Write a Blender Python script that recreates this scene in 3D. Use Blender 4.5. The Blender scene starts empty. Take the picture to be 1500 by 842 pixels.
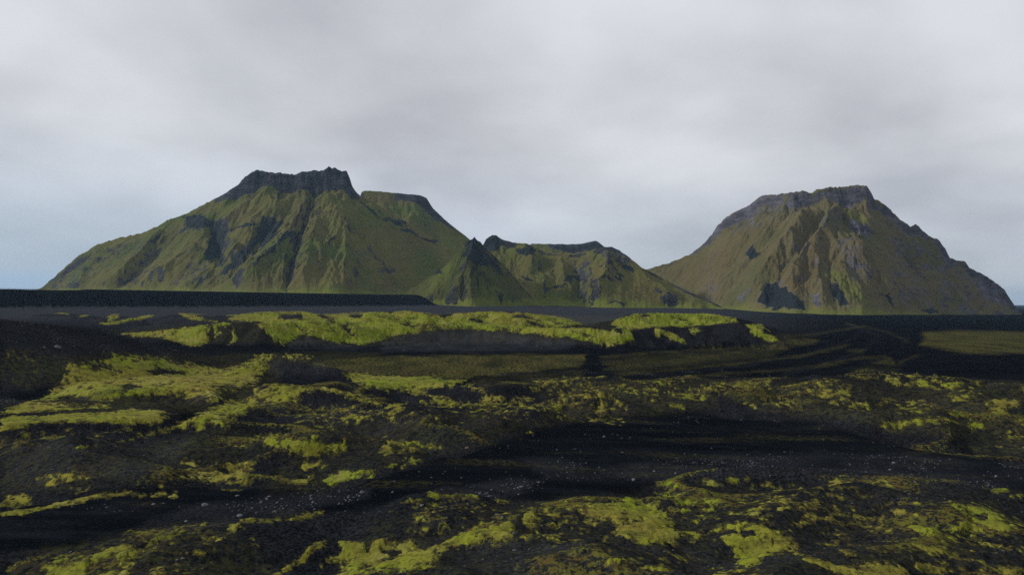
import bpy, bmesh, math, random
import numpy as np
from mathutils import Matrix

# ------------------------------------------------------------------ camera, sky, sun, exposure
scene = bpy.context.scene
COL = scene.collection
CAM_H = 30.0                      # height of the drone above the black plain
F_PX = 1071.0                     # focal length in pixels of the 1500 px wide photograph
PITCH = math.radians(0.642)
ROLL = math.radians(0.993)

cam_data = bpy.data.cameras.new("camera")
cam_data.sensor_width = 36.0
cam_data.lens = 36.0 * F_PX / 1500.0
cam_data.clip_start = 0.5
cam_data.clip_end = 90000.0
cam = bpy.data.objects.new("camera", cam_data)
COL.objects.link(cam)
CAM_M = Matrix.Rotation(math.radians(90) + PITCH, 4, 'X') @ Matrix.Rotation(ROLL, 4, 'Z')
cam.matrix_world = Matrix.Translation((0, 0, CAM_H)) @ CAM_M
scene.camera = cam

SUN_AZ = math.radians(-92)        # measured from the view direction (+Y), negative to the left
SUN_EL = math.radians(25)
world = bpy.data.worlds.new("World")
scene.world = world
world.use_nodes = True


def N(nt, kind, **kw):
    n = nt.nodes.new(kind)
    for k, v in kw.items():
        if hasattr(n, k):
            setattr(n, k, v)
    return n


def setin(n, **kw):
    for k, v in kw.items():
        n.inputs[k.replace('_', ' ')].default_value = v
    return n


def m_mix(nt, fac, a, b, mode='MIX'):
    r = N(nt, 'ShaderNodeMix', data_type='RGBA', blend_type=mode)
    L = nt.links.new
    if hasattr(fac, 'links'): L(fac, r.inputs['Factor'])
    else: r.inputs['Factor'].default_value = fac
    for s, v in (('A', a), ('B', b)):
        sock = [q for q in r.inputs if q.name == s and q.type == 'RGBA'][0]
        if hasattr(v, 'links'): L(v, sock)
        else: sock.default_value = (*v, 1)
    return [q for q in r.outputs if q.type == 'RGBA'][0]


SKY_OFF = (-10.56, -15.87)


def build_world():
    nt = world.node_tree
    nt.nodes.clear()
    L = nt.links.new
    out = N(nt, 'ShaderNodeOutputWorld')
    sky = N(nt, 'ShaderNodeTexSky', sky_type='NISHITA', sun_disc=False)
    sky.sun_elevation = SUN_EL
    sky.sun_rotation = SUN_AZ
    sky.air_density = 1.2
    sky.dust_density = 0.6
    sky.ozone_density = 2.0
    bg_sky = N(nt, 'ShaderNodeBackground')
    bg_sky.inputs['Strength'].default_value = 0.06
    L(sky.outputs['Color'], bg_sky.inputs['Color'])
    # cloud deck: direction projected onto a flat layer overhead
    tc = N(nt, 'ShaderNodeTexCoord')
    sep = N(nt, 'ShaderNodeSeparateXYZ')
    L(tc.outputs['Generated'], sep.inputs[0])
    zz = N(nt, 'ShaderNodeMath', operation='MAXIMUM'); zz.inputs[1].default_value = 0.0
    L(sep.outputs['Z'], zz.inputs[0])
    za = N(nt, 'ShaderNodeMath', operation='ADD'); za.inputs[1].default_value = 0.30
    L(zz.outputs[0], za.inputs[0])
    dx = N(nt, 'ShaderNodeMath', operation='DIVIDE'); L(sep.outputs['X'], dx.inputs[0]); L(za.outputs[0], dx.inputs[1])
    dy = N(nt, 'ShaderNodeMath', operation='DIVIDE'); L(sep.outputs['Y'], dy.inputs[0]); L(za.outputs[0], dy.inputs[1])
    comb = N(nt, 'ShaderNodeCombineXYZ')
    L(dx.outputs[0], comb.inputs[0]); L(dy.outputs[0], comb.inputs[1])

    def noise(scale, detail, rough, off):
        mp = N(nt, 'ShaderNodeMapping')
        mp.inputs['Location'].default_value = off
        L(comb.outputs[0], mp.inputs['Vector'])
        n = N(nt, 'ShaderNodeTexNoise', noise_dimensions='3D')
        n.inputs['Scale'].default_value = scale
        n.inputs['Detail'].default_value = detail
        n.inputs['Roughness'].default_value = rough
        n.inputs['Distortion'].default_value = 0.12
        L(mp.outputs[0], n.inputs['Vector'])
        return n.outputs['Fac']
    n1 = noise(1.7, 6.0, 0.44, (SKY_OFF[0], SKY_OFF[1], 0.0))
    ramp = N(nt, 'ShaderNodeValToRGB')
    e = ramp.color_ramp.elements
    e[0].position = 0.33; e[0].color = (0.478, 0.492, 0.535, 1)
    e[1].position = 0.67; e[1].color = (0.720, 0.740, 0.778, 1)
    L(n1, ramp.inputs['Fac'])
    low = N(nt, 'ShaderNodeMapRange'); low.interpolation_type = 'SMOOTHSTEP'
    for k_, v_ in zip(('From Min', 'From Max', 'To Min', 'To Max'), (0.0, 0.22, 0.55, 0.0)):
        low.inputs[k_].default_value = v_
    L(sep.outputs['Z'], low.inputs['Value'])
    side = N(nt, 'ShaderNodeMapRange'); side.interpolation_type = 'SMOOTHSTEP'     # open air to the left, thick cloud to the right
    for k_, v_ in zip(('From Min', 'From Max', 'To Min', 'To Max'), (-0.6, 0.5, 1.25, 0.45)):
        side.inputs[k_].default_value = v_
    L(sep.outputs['X'], side.inputs['Value'])
    lowf = N(nt, 'ShaderNodeMath', operation='MULTIPLY'); lowf.use_clamp = True
    L(low.outputs[0], lowf.inputs[0]); L(side.outputs[0], lowf.inputs[1])
    tint = m_mix(nt, lowf.outputs[0], ramp.outputs['Color'], (0.44, 0.55, 0.71))
    bg_cloud = N(nt, 'ShaderNodeBackground')
    L(tint, bg_cloud.inputs['Color'])
    bg_cloud.inputs['Strength'].default_value = 1.0
    # cover: thinner near the horizon, where blue shows between the bands
    n2 = noise(0.9, 3.0, 0.5, (11.0, 2.0, 4.0))
    mr = N(nt, 'ShaderNodeMapRange'); mr.interpolation_type = 'SMOOTHSTEP'
    mr.inputs['From Min'].default_value = -0.02
    mr.inputs['From Max'].default_value = 0.16
    mr.inputs['To Min'].default_value = 0.72
    mr.inputs['To Max'].default_value = 0.96
    L(sep.outputs['Z'], mr.inputs['Value'])
    ad = N(nt, 'ShaderNodeMath', operation='MULTIPLY_ADD'); ad.use_clamp = True
    L(n2, ad.inputs[0]); ad.inputs[1].default_value = 0.9; ad.inputs[2].default_value = -0.40
    ad2 = N(nt, 'ShaderNodeMath', operation='ADD'); ad2.use_clamp = True
    L(ad.outputs[0], ad2.inputs[0]); L(mr.outputs[0], ad2.inputs[1])
    mix = N(nt, 'ShaderNodeMixShader')
    L(ad2.outputs[0], mix.inputs['Fac'])
    L(bg_sky.outputs[0], mix.inputs[1]); L(bg_cloud.outputs[0], mix.inputs[2])
    L(mix.outputs[0], out.inputs['Surface'])


build_world()

sun_data = bpy.data.lights.new("sun", 'SUN')
sun_data.energy = 3.0
sun_data.angle = math.radians(6)
sun_data.color = (1.0, 0.96, 0.90)
sun = bpy.data.objects.new("sun", sun_data)
COL.objects.link(sun)
sun_dir = np.array([math.sin(SUN_AZ) * math.cos(SUN_EL), math.cos(SUN_AZ) * math.cos(SUN_EL), math.sin(SUN_EL)])
from mathutils import Vector
sun.rotation_euler = Vector(sun_dir).to_track_quat('Z', 'Y').to_euler()

vs = scene.view_settings
vs.view_transform = 'Standard'
vs.look = 'None'
vs.exposure = 0.0
vs.gamma = 1.0
vs.use_curve_mapping = False
scene.cycles.volume_bounces = 2
scene.cycles.use_denoising = False
scene.cycles.sample_clamp_indirect = 1.5

# ------------------------------------------------------------------ pixel <-> place
Rm = np.array(CAM_M.to_3x3())
CPOS = np.array([0.0, 0.0, CAM_H])


def ray(px, py):
    v = np.stack([(np.asarray(px, float) - 750) / F_PX, -(np.asarray(py, float) - 421) / F_PX,
                  -np.ones_like(np.asarray(px, float))], -1)
    return v @ Rm.T


def at_depth(px, py, Y):
    d = ray(px, py)
    return CPOS + d * (np.asarray(Y, float) / d[..., 1])[..., None]


def at_height(px, py, z=0.0):
    d = ray(px, py)
    return CPOS + d * ((z - CAM_H) / d[..., 2])[..., None]


def project(X, Y, Z):
    v = np.stack([X, Y, Z - CAM_H], -1) @ Rm
    w = np.maximum(-v[..., 2], 1e-3)
    return 750 + F_PX * v[..., 0] / w, 421 - F_PX * v[..., 1] / w


def yh(px):
    return 420.0 + 26.0 * np.asarray(px, float) / 1500.0


# ------------------------------------------------------------------ noise
_rng = np.random.RandomState(7)
PERM = _rng.permutation(256)
PERM = np.concatenate([PERM, PERM, PERM])
_a = np.linspace(0, 2 * np.pi, 256, endpoint=False)
GX, GY = np.cos(_a), np.sin(_a)


def perlin(x, y, seed=0):
    ix = np.floor(x).astype(np.int64); iy = np.floor(y).astype(np.int64)
    fx = x - ix; fy = y - iy
    u = fx * fx * fx * (fx * (fx * 6 - 15) + 10); v = fy * fy * fy * (fy * (fy * 6 - 15) + 10)
    ix = (ix + seed * 37) & 255; iy = (iy + seed * 91) & 255
    ix1 = (ix + 1) & 255; iy1 = (iy + 1) & 255

    def g(a, b, dx, dy):
        h = PERM[PERM[a] + b]
        return GX[h] * dx + GY[h] * dy
    n00 = g(ix, iy, fx, fy); n10 = g(ix1, iy, fx - 1, fy)
    n01 = g(ix, iy1, fx, fy - 1); n11 = g(ix1, iy1, fx - 1, fy - 1)
    a = n00 + u * (n10 - n00); b = n01 + u * (n11 - n01)
    return (a + v * (b - a)) * 1.5


def fbm(x, y, wl, octs=4, gain=0.5, seed=0):
    s = np.zeros_like(x); amp = 1.0; tot = 0.0
    for o in range(octs):
        s += amp * perlin(x / wl + 13.7 * o, y / wl - 7.3 * o, seed + o)
        tot += amp; amp *= gain; wl *= 0.5
    return s / tot


def erosion(x, y, gx, gy, wl, octs=4, gain=0.55, branch=0.7, seed=0):
    """gully noise whose stripes run down the slope given by (gx, gy)"""
    dx, dy = -gy, gx
    tot = np.zeros_like(x); ddx = np.zeros_like(x); ddy = np.zeros_like(x)
    amp = 1.0; asum = 0.0
    for o in range(octs):
        px = x / wl; py = y / wl
        ix = np.floor(px).astype(np.int64); iy = np.floor(py).astype(np.int64)
        fx = px - ix; fy = py - iy
        ex = dx + ddx; ey = dy + ddy
        va = np.zeros_like(x); vx = np.zeros_like(x); wt = np.zeros_like(x)
        for i in (-1, 0, 1):
            for j in (-1, 0, 1):
                h = PERM[PERM[(ix + i + seed * 17 + o * 5) & 255] + ((iy + j + o * 11) & 255)]
                hx = fx - i - 0.5 - 0.7 * (h / 255.0 - 0.5)
                h2 = PERM[h + 31]
                hy = fy - j - 0.5 - 0.7 * (h2 / 255.0 - 0.5)
                w = np.exp(-2.2 * (hx * hx + hy * hy))
                m = 2 * np.pi * (hx * ex + hy * ey)
                va += w * np.cos(m); vx -= w * np.sin(m); wt += w
        va /= wt; vx /= wt
        tot += amp * va; asum += amp
        # deeper octaves bend towards the gullies already cut
        ddx += amp * branch * (-(vx * ey)) ; ddy += amp * branch * (vx * ex)
        amp *= gain; wl *= 0.5
    return tot / asum


def sstep(a, b, x):
    t = np.clip((x - a) / (b - a), 0, 1)
    return t * t * (3 - 2 * t)


def smax(a, b, k):
    h = np.clip(0.5 + 0.5 * (a - b) / k, 0, 1)
    return b + (a - b) * h + k * h * (1 - h)


# ------------------------------------------------------------------ traced shapes
def poly_sd(x, y, pts):
    """signed distance (positive inside) of points to a polygon"""
    pts = np.asarray(pts, float)
    d2 = np.full(x.shape, 1e18); inside = np.zeros(x.shape, bool)
    n = len(pts)
    for i in range(n):
        ax, ay = pts[i]; bx, by = pts[(i + 1) % n]
        ex, ey = bx - ax, by - ay
        t = np.clip(((x - ax) * ex + (y - ay) * ey) / (ex * ex + ey * ey + 1e-9), 0, 1)
        d2 = np.minimum(d2, (x - ax - t * ex) ** 2 + (y - ay - t * ey) ** 2)
        c = (ay > y) != (by > y)
        xi = ax + (y - ay) * ex / (ey if abs(ey) > 1e-9 else 1e-9)
        inside ^= c & (x < xi)
    d = np.sqrt(d2)
    return np.where(inside, d, -d)


def line_d(x, y, pts, vals=None):
    """distance to a polyline and the interpolated value at the nearest point"""
    pts = np.asarray(pts, float)
    d2 = np.full(x.shape, 1e18); val = np.zeros(x.shape)
    for i in range(len(pts) - 1):
        ax, ay = pts[i][:2]; bx, by = pts[i + 1][:2]
        ex, ey = bx - ax, by - ay
        t = np.clip(((x - ax) * ex + (y - ay) * ey) / (ex * ex + ey * ey + 1e-9), 0, 1)
        q = (x - ax - t * ex) ** 2 + (y - ay - t * ey) ** 2
        m = q < d2
        d2 = np.where(m, q, d2)
        if vals is not None:
            val = np.where(m, vals[i] + t * (vals[i + 1] - vals[i]), val)
    return np.sqrt(d2), val


def paint(field, x, y, shapes, mode='max'):
    """shapes: (points, value, softness px[, width px -> a polyline])"""
    for s in shapes:
        pts, val, soft = s[0], s[1], s[2]
        width = s[3] if len(s) > 3 else None
        P = np.asarray(pts, float)
        mg = soft + (width or 0) + 1
        k = np.nonzero((x > P[:, 0].min() - mg) & (x < P[:, 0].max() + mg) &
                       (y > P[:, 1].min() - mg) & (y < P[:, 1].max() + mg))[0]
        if len(k) == 0:
            continue
        if width is None:
            a = sstep(-soft, soft, poly_sd(x[k], y[k], P))
        else:
            a = sstep(-soft, soft, width - line_d(x[k], y[k], P)[0])
        if mode == 'max':
            field[k] = np.maximum(field[k], a * val)
        elif mode == 'cut':
            field[k] *= (1 - a * val)
        else:
            field[k] += a * val
    return field


# ------------------------------------------------------------------ object helpers
def props(o, label, cat=None, kind=None, group=None):
    o["label"] = label
    if cat: o["category"] = cat
    if kind: o["kind"] = kind
    if group: o["group"] = group
    return o


def mesh_from(name, verts, quads, mat, attrs=None, smooth=True):
    me = bpy.data.meshes.new(name)
    nv, nq = len(verts), len(quads)
    k = quads.shape[1]
    me.vertices.add(nv)
    me.vertices.foreach_set("co", np.ascontiguousarray(verts, dtype=np.float32).ravel())
    me.loops.add(nq * k)
    me.polygons.add(nq)
    me.loops.foreach_set("vertex_index", np.ascontiguousarray(quads, dtype=np.int32).ravel())
    me.polygons.foreach_set("loop_start", np.arange(0, nq * k, k, dtype=np.int32))
    me.polygons.foreach_set("use_smooth", np.full(nq, smooth))
    for nm, v in (attrs or {}).items():
        at = me.attributes.new(nm, 'FLOAT', 'POINT')
        at.data.foreach_set("value", np.ascontiguousarray(v, dtype=np.float32))
    me.update(calc_edges=True)
    me.materials.append(mat)
    o = bpy.data.objects.new(name, me)
    COL.objects.link(o)
    return o


def grid_quads(nr, nc, wrap=False):
    i = np.arange(nr - 1)[:, None]; j = np.arange(nc if wrap else nc - 1)[None, :]
    j1 = (j + 1) % nc
    a = i * nc + j; b = i * nc + j1; c = (i + 1) * nc + j1; d = (i + 1) * nc + j
    return np.stack([a, b, c, d], -1).reshape(-1, 4)


def grid_gradient(X, Y, Z):
    Xi, Xj = np.gradient(X); Yi, Yj = np.gradient(Y); Zi, Zj = np.gradient(Z)
    det = Xi * Yj - Xj * Yi
    det = np.where(np.abs(det) < 1e-9, 1e-9, det)
    return (Zi * Yj - Zj * Yi) / det, (Zj * Xi - Zi * Xj) / det


# ------------------------------------------------------------------ materials
def mat_base(name):
    m = bpy.data.materials.new(name)
    m.use_nodes = True
    nt = m.node_tree
    b = nt.nodes['Principled BSDF']
    return m, nt, b


def m_noise(nt, scale, detail=4, rough=0.55, coord=None, dist=0.0):
    n = N(nt, 'ShaderNodeTexNoise')
    n.inputs['Scale'].default_value = scale
    n.inputs['Detail'].default_value = detail
    n.inputs['Roughness'].default_value = rough
    n.inputs['Distortion'].default_value = dist
    nt.links.new(coord, n.inputs['Vector'])
    return n.outputs['Fac']


def m_range(nt, src, a, b, c=0.0, d=1.0, smooth=True):
    r = N(nt, 'ShaderNodeMapRange')
    r.interpolation_type = 'SMOOTHSTEP' if smooth else 'LINEAR'
    nt.links.new(src, r.inputs['Value'])
    for k, v in zip(('From Min', 'From Max', 'To Min', 'To Max'), (a, b, c, d)):
        r.inputs[k].default_value = v
    return r.outputs[0]


def m_math(nt, op, a, b=0.0, clamp=False):
    r = N(nt, 'ShaderNodeMath', operation=op); r.use_clamp = clamp
    for k, v in ((0, a), (1, b)):
        if hasattr(v, 'links'): nt.links.new(v, r.inputs[k])
        else: r.inputs[k].default_value = v
    return r.outputs[0]


def m_attr(nt, name):
    a = N(nt, 'ShaderNodeAttribute'); a.attribute_name = name
    return a.outputs['Fac']


def m_bump(nt, b, h, strength, dist):
    n = N(nt, 'ShaderNodeBump')
    n.inputs['Strength'].default_value = strength
    n.inputs['Distance'].default_value = dist
    nt.links.new(h, n.inputs['Height'])
    nt.links.new(n.outputs[0], b.inputs['Normal'])


def ground_material():
    m, nt, b = mat_base("black_sand")
    co = N(nt, 'ShaderNodeTexCoord').outputs['Object']
    big = m_noise(nt, 0.02, 5, 0.6, co)
    mid = m_noise(nt, 0.35, 5, 0.65, co)
    fine = m_noise(nt, 2.2, 4, 0.7, co)
    c = m_mix(nt, m_range(nt, big, 0.35, 0.68), (0.0024, 0.0036, 0.0056), (0.0044, 0.0058, 0.0082))
    mp = N(nt, 'ShaderNodeMapping'); mp.inputs['Scale'].default_value = (0.035, 0.16, 0.1)
    mp.inputs['Rotation'].default_value = (0, 0, 0.25)
    nt.links.new(co, mp.inputs['Vector'])
    stk = m_noise(nt, 1.0, 7, 0.68, mp.outputs[0], 1.2)      # wash lines left by melt water
    c = m_mix(nt, m_range(nt, stk, 0.46, 0.66, 0.0, 0.9), c, (0.0066, 0.0084, 0.0115))
    grit = m_noise(nt, 3.6, 3, 0.75, co)
    c = m_mix(nt, m_range(nt, grit, 0.56, 0.70, 0.0, 0.6), c, (0.0115, 0.0132, 0.0165))
    ru = m_attr(nt, "rough")                       # stony till of the hummocks, a little browner than the blown sand
    till = m_mix(nt, m_range(nt, fine, 0.36, 0.66), (0.0034, 0.0043, 0.0057), (0.0205, 0.0218, 0.0245))
    till = m_mix(nt, m_range(nt, mid, 0.48, 0.72, 0.0, 0.8), till, (0.0050, 0.0058, 0.0072))
    c = m_mix(nt, ru, c, till)
    gr = m_attr(nt, "gravel")
    gf = m_math(nt, 'MULTIPLY', gr, m_range(nt, fine, 0.38, 0.66, 0.20, 1.0))
    c = m_mix(nt, gf, c, (0.052, 0.055, 0.064))
    # thin brown-olive lichen film, broken up
    li = m_attr(nt, "lichen")
    lb = m_math(nt, 'MULTIPLY', li, m_range(nt, m_noise(nt, 0.8, 5, 0.7, co), 0.42, 0.60, 0.05, 1.0), True)
    lc = m_mix(nt, m_range(nt, m_noise(nt, 0.09, 4, 0.6, co), 0.4, 0.62), (0.112, 0.095, 0.034), (0.105, 0.108, 0.026))
    c = m_mix(nt, lb, c, lc)
    # thin moss fading out around the cushions
    fm = m_attr(nt, "film")
    fsp = m_noise(nt, 1.5, 5, 0.75, co)
    fmask = m_range(nt, m_math(nt, 'ADD', fsp, m_math(nt, 'MULTIPLY', fm, 0.34)), 0.60, 0.72)
    fcol = m_mix(nt, m_range(nt, mid, 0.40, 0.62), (0.098, 0.100, 0.020), (0.090, 0.068, 0.022))
    c = m_mix(nt, m_math(nt, 'MULTIPLY', fmask, m_range(nt, fm, 0.02, 0.25)), c, fcol)
    # the odd pale pebble
    vo = N(nt, 'ShaderNodeTexVoronoi'); vo.inputs['Scale'].default_value = 1.1
    nt.links.new(co, vo.inputs['Vector'])
    peb = m_range(nt, vo.outputs['Distance'], 0.10, 0.16, 1.0, 0.0)
    pick = m_range(nt, m_noise(nt, 0.7, 3, 0.7, co), 0.60, 0.68)
    c = m_mix(nt, m_math(nt, 'MULTIPLY', m_math(nt, 'MULTIPLY', peb, pick), 0.45), c, (0.09, 0.093, 0.10))
    nt.links.new(c, b.inputs['Base Color'])
    b.inputs['Roughness'].default_value = 0.92
    b.inputs['Specular IOR Level'].default_value = 0.0
    h = m_math(nt, 'ADD', m_math(nt, 'MULTIPLY', mid, 1.0), m_math(nt, 'MULTIPLY', fine, 0.4))
    m_bump(nt, b, h, 0.75, 0.38)
    return m


def moss_material():
    m, nt, b = mat_base("moss")
    co = N(nt, 'ShaderNodeTexCoord').outputs['Object']
    big = m_noise(nt, 0.03, 4, 0.6, co)
    mid = m_noise(nt, 0.28, 5, 0.65, co)
    fine = m_noise(nt, 1.7, 4, 0.7, co)
    c = m_mix(nt, m_range(nt, big, 0.36, 0.64), (0.172, 0.202, 0.014), (0.215, 0.182, 0.034))
    br = m_attr(nt, "fresh")
    c = m_mix(nt, m_math(nt, 'MULTIPLY', br, 0.8), c, (0.150, 0.212, 0.010))
    c = m_mix(nt, m_range(nt, mid, 0.46, 0.68, 0.0, 0.65), c, (0.112, 0.094, 0.022))
    c = m_mix(nt, m_range(nt, fine, 0.51, 0.66, 0.0, 0.75), c, (0.036, 0.038, 0.012))
    lt = m_noise(nt, 0.11, 5, 0.6, co)
    c = m_mix(nt, m_range(nt, lt, 0.50, 0.66, 0.0, 0.7), c, (0.215, 0.205, 0.050))
    c = m_mix(nt, m_range(nt, lt, 0.30, 0.44, 0.75, 0.0), c, (0.060, 0.072, 0.012))
    spk = m_noise(nt, 0.7, 5, 0.75, co)
    thin = m_range(nt, m_attr(nt, "cover"), 0.0, 0.50, 1.0, 0.25)
    c = m_mix(nt, m_math(nt, 'MULTIPLY', thin, m_range(nt, spk, 0.46, 0.54)), c, (0.014, 0.014, 0.011))
    nt.links.new(c, b.inputs['Base Color'])
    b.inputs['Roughness'].default_value = 1.0
    b.inputs['Specular IOR Level'].default_value = 0.05
    h = m_math(nt, 'ADD', mid, m_math(nt, 'MULTIPLY', fine, 0.5))
    m_bump(nt, b, h, 0.8, 0.4)
    return m


def mountain_material(name, green, olive, rockc):
    m, nt, b = mat_base(name)
    co = N(nt, 'ShaderNodeTexCoord').outputs['Object']
    big = m_noise(nt, 0.006, 5, 0.6, co)
    mid = m_noise(nt, 0.035, 6, 0.65, co)
    fine = m_noise(nt, 0.16, 5, 0.7, co)
    c = m_mix(nt, m_range(nt, big, 0.38, 0.62), green, olive)
    c = m_mix(nt, m_math(nt, 'MULTIPLY', m_attr(nt, "brown"), 0.9, True), c, (0.092, 0.066, 0.030))
    c = m_mix(nt, m_attr(nt, "fresh"), c, (0.115, 0.135, 0.022))
    # patches of bare soil showing through
    c = m_mix(nt, m_range(nt, mid, 0.54, 0.74, 0.0, 0.55), c, (0.040, 0.042, 0.022))
    c = m_mix(nt, m_range(nt, fine, 0.53, 0.70, 0.0, 0.60), c, (0.022, 0.024, 0.015))
    # layered rock
    sep = N(nt, 'ShaderNodeSeparateXYZ'); nt.links.new(co, sep.inputs[0])
    zc = N(nt, 'ShaderNodeCombineXYZ')
    nt.links.new(m_math(nt, 'MULTIPLY', sep.outputs['Z'], 0.060), zc.inputs['Z'])
    nt.links.new(m_math(nt, 'MULTIPLY', sep.outputs['X'], 0.024), zc.inputs['X'])
    nt.links.new(m_math(nt, 'MULTIPLY', sep.outputs['Y'], 0.024), zc.inputs['Y'])
    st = m_noise(nt, 1.0, 5, 0.7, zc.outputs[0])
    rc = m_mix(nt, m_range(nt, st, 0.38, 0.64), tuple(0.6 * v for v in rockc), tuple(1.35 * v for v in rockc))
    rc = m_mix(nt, m_range(nt, fine, 0.50, 0.70, 0, 0.6), rc, tuple(0.4 * v for v in rockc))
    rm = m_math(nt, 'ADD', m_attr(nt, "rock"), m_math(nt, 'ADD', m_math(nt, 'MULTIPLY', m_math(nt, 'SUBTRACT', mid, 0.5), 1.1), m_math(nt, 'MULTIPLY', m_math(nt, 'SUBTRACT', fine, 0.5), 0.7)))
    rc = m_mix(nt, m_range(nt, m_math(nt, 'ADD', m_attr(nt, "crag"), m_math(nt, 'MULTIPLY', m_math(nt, 'SUBTRACT', fine, 0.5), 0.8)), 0.35, 0.6), rc, (0.015, 0.020, 0.024))
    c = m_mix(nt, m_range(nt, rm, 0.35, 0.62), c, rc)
    nt.links.new(c, b.inputs['Base Color'])
    b.inputs['Roughness'].default_value = 0.95
    b.inputs['Specular IOR Level'].default_value = 0.1
    m_bump(nt, b, m_math(nt, 'ADD', mid, m_math(nt, 'MULTIPLY', fine, 0.45)), 0.8, 9.0)
    return m


def stone_material(name, col):
    m, nt, b = mat_base(name)
    co = N(nt, 'ShaderNodeTexCoord').outputs['Object']
    oi = N(nt, 'ShaderNodeObjectInfo').outputs['Random']
    n = m_noise(nt, 3.0, 5, 0.65, co)
    c = m_mix(nt, m_range(nt, n, 0.38, 0.68), tuple(0.6 * v for v in col), tuple(1.25 * v for v in col))
    c = m_mix(nt, m_math(nt, 'MULTIPLY', oi, 0.55), c, tuple(0.35 * v for v in col))
    nt.links.new(c, b.inputs['Base Color'])
    b.inputs['Roughness'].default_value = 0.85
    m_bump(nt, b, n, 0.6, 0.15)
    return m


M_GROUND = ground_material()
M_MOSS = moss_material()
M_MTN_L = mountain_material("grassy_slope_left", (0.066, 0.084, 0.018), (0.106, 0.102, 0.026), (0.036, 0.038, 0.046))
M_MTN_R = mountain_material("grassy_slope_right", (0.080, 0.080, 0.034), (0.110, 0.093, 0.046), (0.080, 0.079, 0.096))
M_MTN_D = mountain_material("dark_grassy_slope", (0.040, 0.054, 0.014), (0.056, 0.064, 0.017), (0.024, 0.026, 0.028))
M_STONE = stone_material("pale_stone", (0.120, 0.123, 0.130))
M_STONE_RED = stone_material("reddish_stone", (0.17, 0.115, 0.105))
M_STONE_DARK = stone_material("dark_stone", (0.020, 0.021, 0.024))

# ------------------------------------------------------------------ ground: one polar sheet out to the horizon
az_in = np.linspace(-math.radians(40.5), math.radians(40.5), 1150)
az_out = np.linspace(math.radians(40.5), 2 * math.pi - math.radians(40.5), 62)[1:-1]
AZ = np.concatenate([az_in, az_out])
NC = len(AZ)
R_near = np.array([2, 5, 10, 16, 23, 31, 39, 46, 52, 57, 61, 64.5])
R_mid = np.exp(np.arange(math.log(67.0), math.log(2300.0), 0.0059))
R_far = np.array([2350, 2450, 2600, 2800, 3100, 3500, 4000, 4600, 5400, 6500, 8000, 10000, 14000, 20000, 30000, 40000])
RR = np.concatenate([R_near, R_mid, R_far])
NR = len(RR)
GXm = (RR[:, None] * np.sin(AZ)[None, :])
GYm = (RR[:, None] * np.cos(AZ)[None, :])
gx = GXm.ravel(); gy = GYm.ravel()
gr_ = np.repeat(RR, NC)


def flatpix(x, y):
    """photo pixel of a ground point at height 0 (only ahead of the camera)"""
    yy = np.maximum(y, 1.0)
    return project(x, yy, np.zeros_like(x))


fpx, fpy = flatpix(gx, gy)
ahead = gy > 5.0
fpy = np.where(ahead, np.minimum(fpy, 1400), 1400.0)
fpx = np.where(ahead, fpx, 750 + 700 * np.sign(gx))

# --- broad plain and left terrace
Z = 10.0 * sstep(1500, 2700, gr_) * sstep(560, 700, fpx) * (1 - sstep(1050, 1250, fpx))
Z += 0.5 * fbm(gx, gy, 120.0, 3, 0.5, 3) * (1 - sstep(3000, 6000, gr_))
foot = at_height([-900, -300, 0, 200, 400, 560, 640, 668], [462, 456, 453, 452, 451, 450, 448.6, 447.3], 0.0)
edge = [(p[0], p[1]) for p in foot] + [(-150.0, 2600.0), (-200.0, 9000.0), (-9000.0, 9000.0), (-9000.0, 700.0)]
k = np.nonzero((gy > 500) & (gx < 300))[0]
sd = poly_sd(gx[k], gy[k], edge) + 14 * fbm(gx[k], gy[k], 90, 3, 0.5, 11)
tz = 27.0 * sstep(0, 95, sd)
fall = sstep(1250, 2300, gr_[k]) * (1 - sstep(40, 130, fpx[k]))
tz = tz * (1 - fall) - 30 * fall
Z[k] += tz
Z = np.where((gr_ > 4000) & (fpx < 700), np.minimum(Z, -30.0), Z)

# --- hummocky ground in front
zones = [
    ([(-400, 1500), (-400, 820), (0, 805), (100, 800), (250, 770), (400, 765), (550, 745), (650, 715), (800, 738), (900, 722),
      (1000, 697), (1300, 692), (1500, 722), (1900, 730), (1900, 1500)], 4.2, 18),
    ([(-300, 660), (0, 655), (200, 645), (330, 620), (470, 560), (600, 565), (800, 560), (900, 555), (905, 600), (760, 640),
      (640, 672), (500, 712), (300, 712), (0, 742), (-300, 770)], 4.4, 14),
    ([(800, 562), (950, 557), (1150, 556), (1250, 546), (1420, 556), (1500, 562), (1900, 570), (1900, 700), (1500, 682),
      (1340, 650), (1180, 618), (1000, 602), (850, 606)], 4.2, 9),
    ([(60, 600), (110, 525), (380, 522), (500, 560), (440, 600), (250, 630)], 1.3, 12),
]
amp = np.full(gx.shape, 0.22)
amp = paint(amp, fpx, fpy, zones)
wx = gx + 9 * fbm(gx, gy, 55, 3, 0.5, 21); wy = gy + 9 * fbm(gx, gy, 55, 3, 0.5, 25)
nearm = gr_ < 1300
hum = np.zeros_like(gx)
q = np.nonzero(nearm)[0]
n1 = fbm(wx[q] * 0.75, wy[q], 46, 4, 0.42, 31)
n2 = fbm(wx[q] * 0.8, wy[q], 21, 4, 0.42, 41)
ridn = np.abs(fbm(wx[q] * 0.55, wy[q], 25, 3, 0.4, 51))
rid = np.clip(1 - ridn * 3.0, -0.6, 1)
hum[q] = 1.4 * n1 + 0.6 * n2 + 0.58 * rid + 0.20 * fbm(wx[q] * 0.6, wy[q], 9.5, 3, 0.5, 47) + 0.14 * np.abs(fbm(wx[q], wy[q], 9.0, 3, 0.5, 61)) - 0.2
Z += amp * hum

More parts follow.
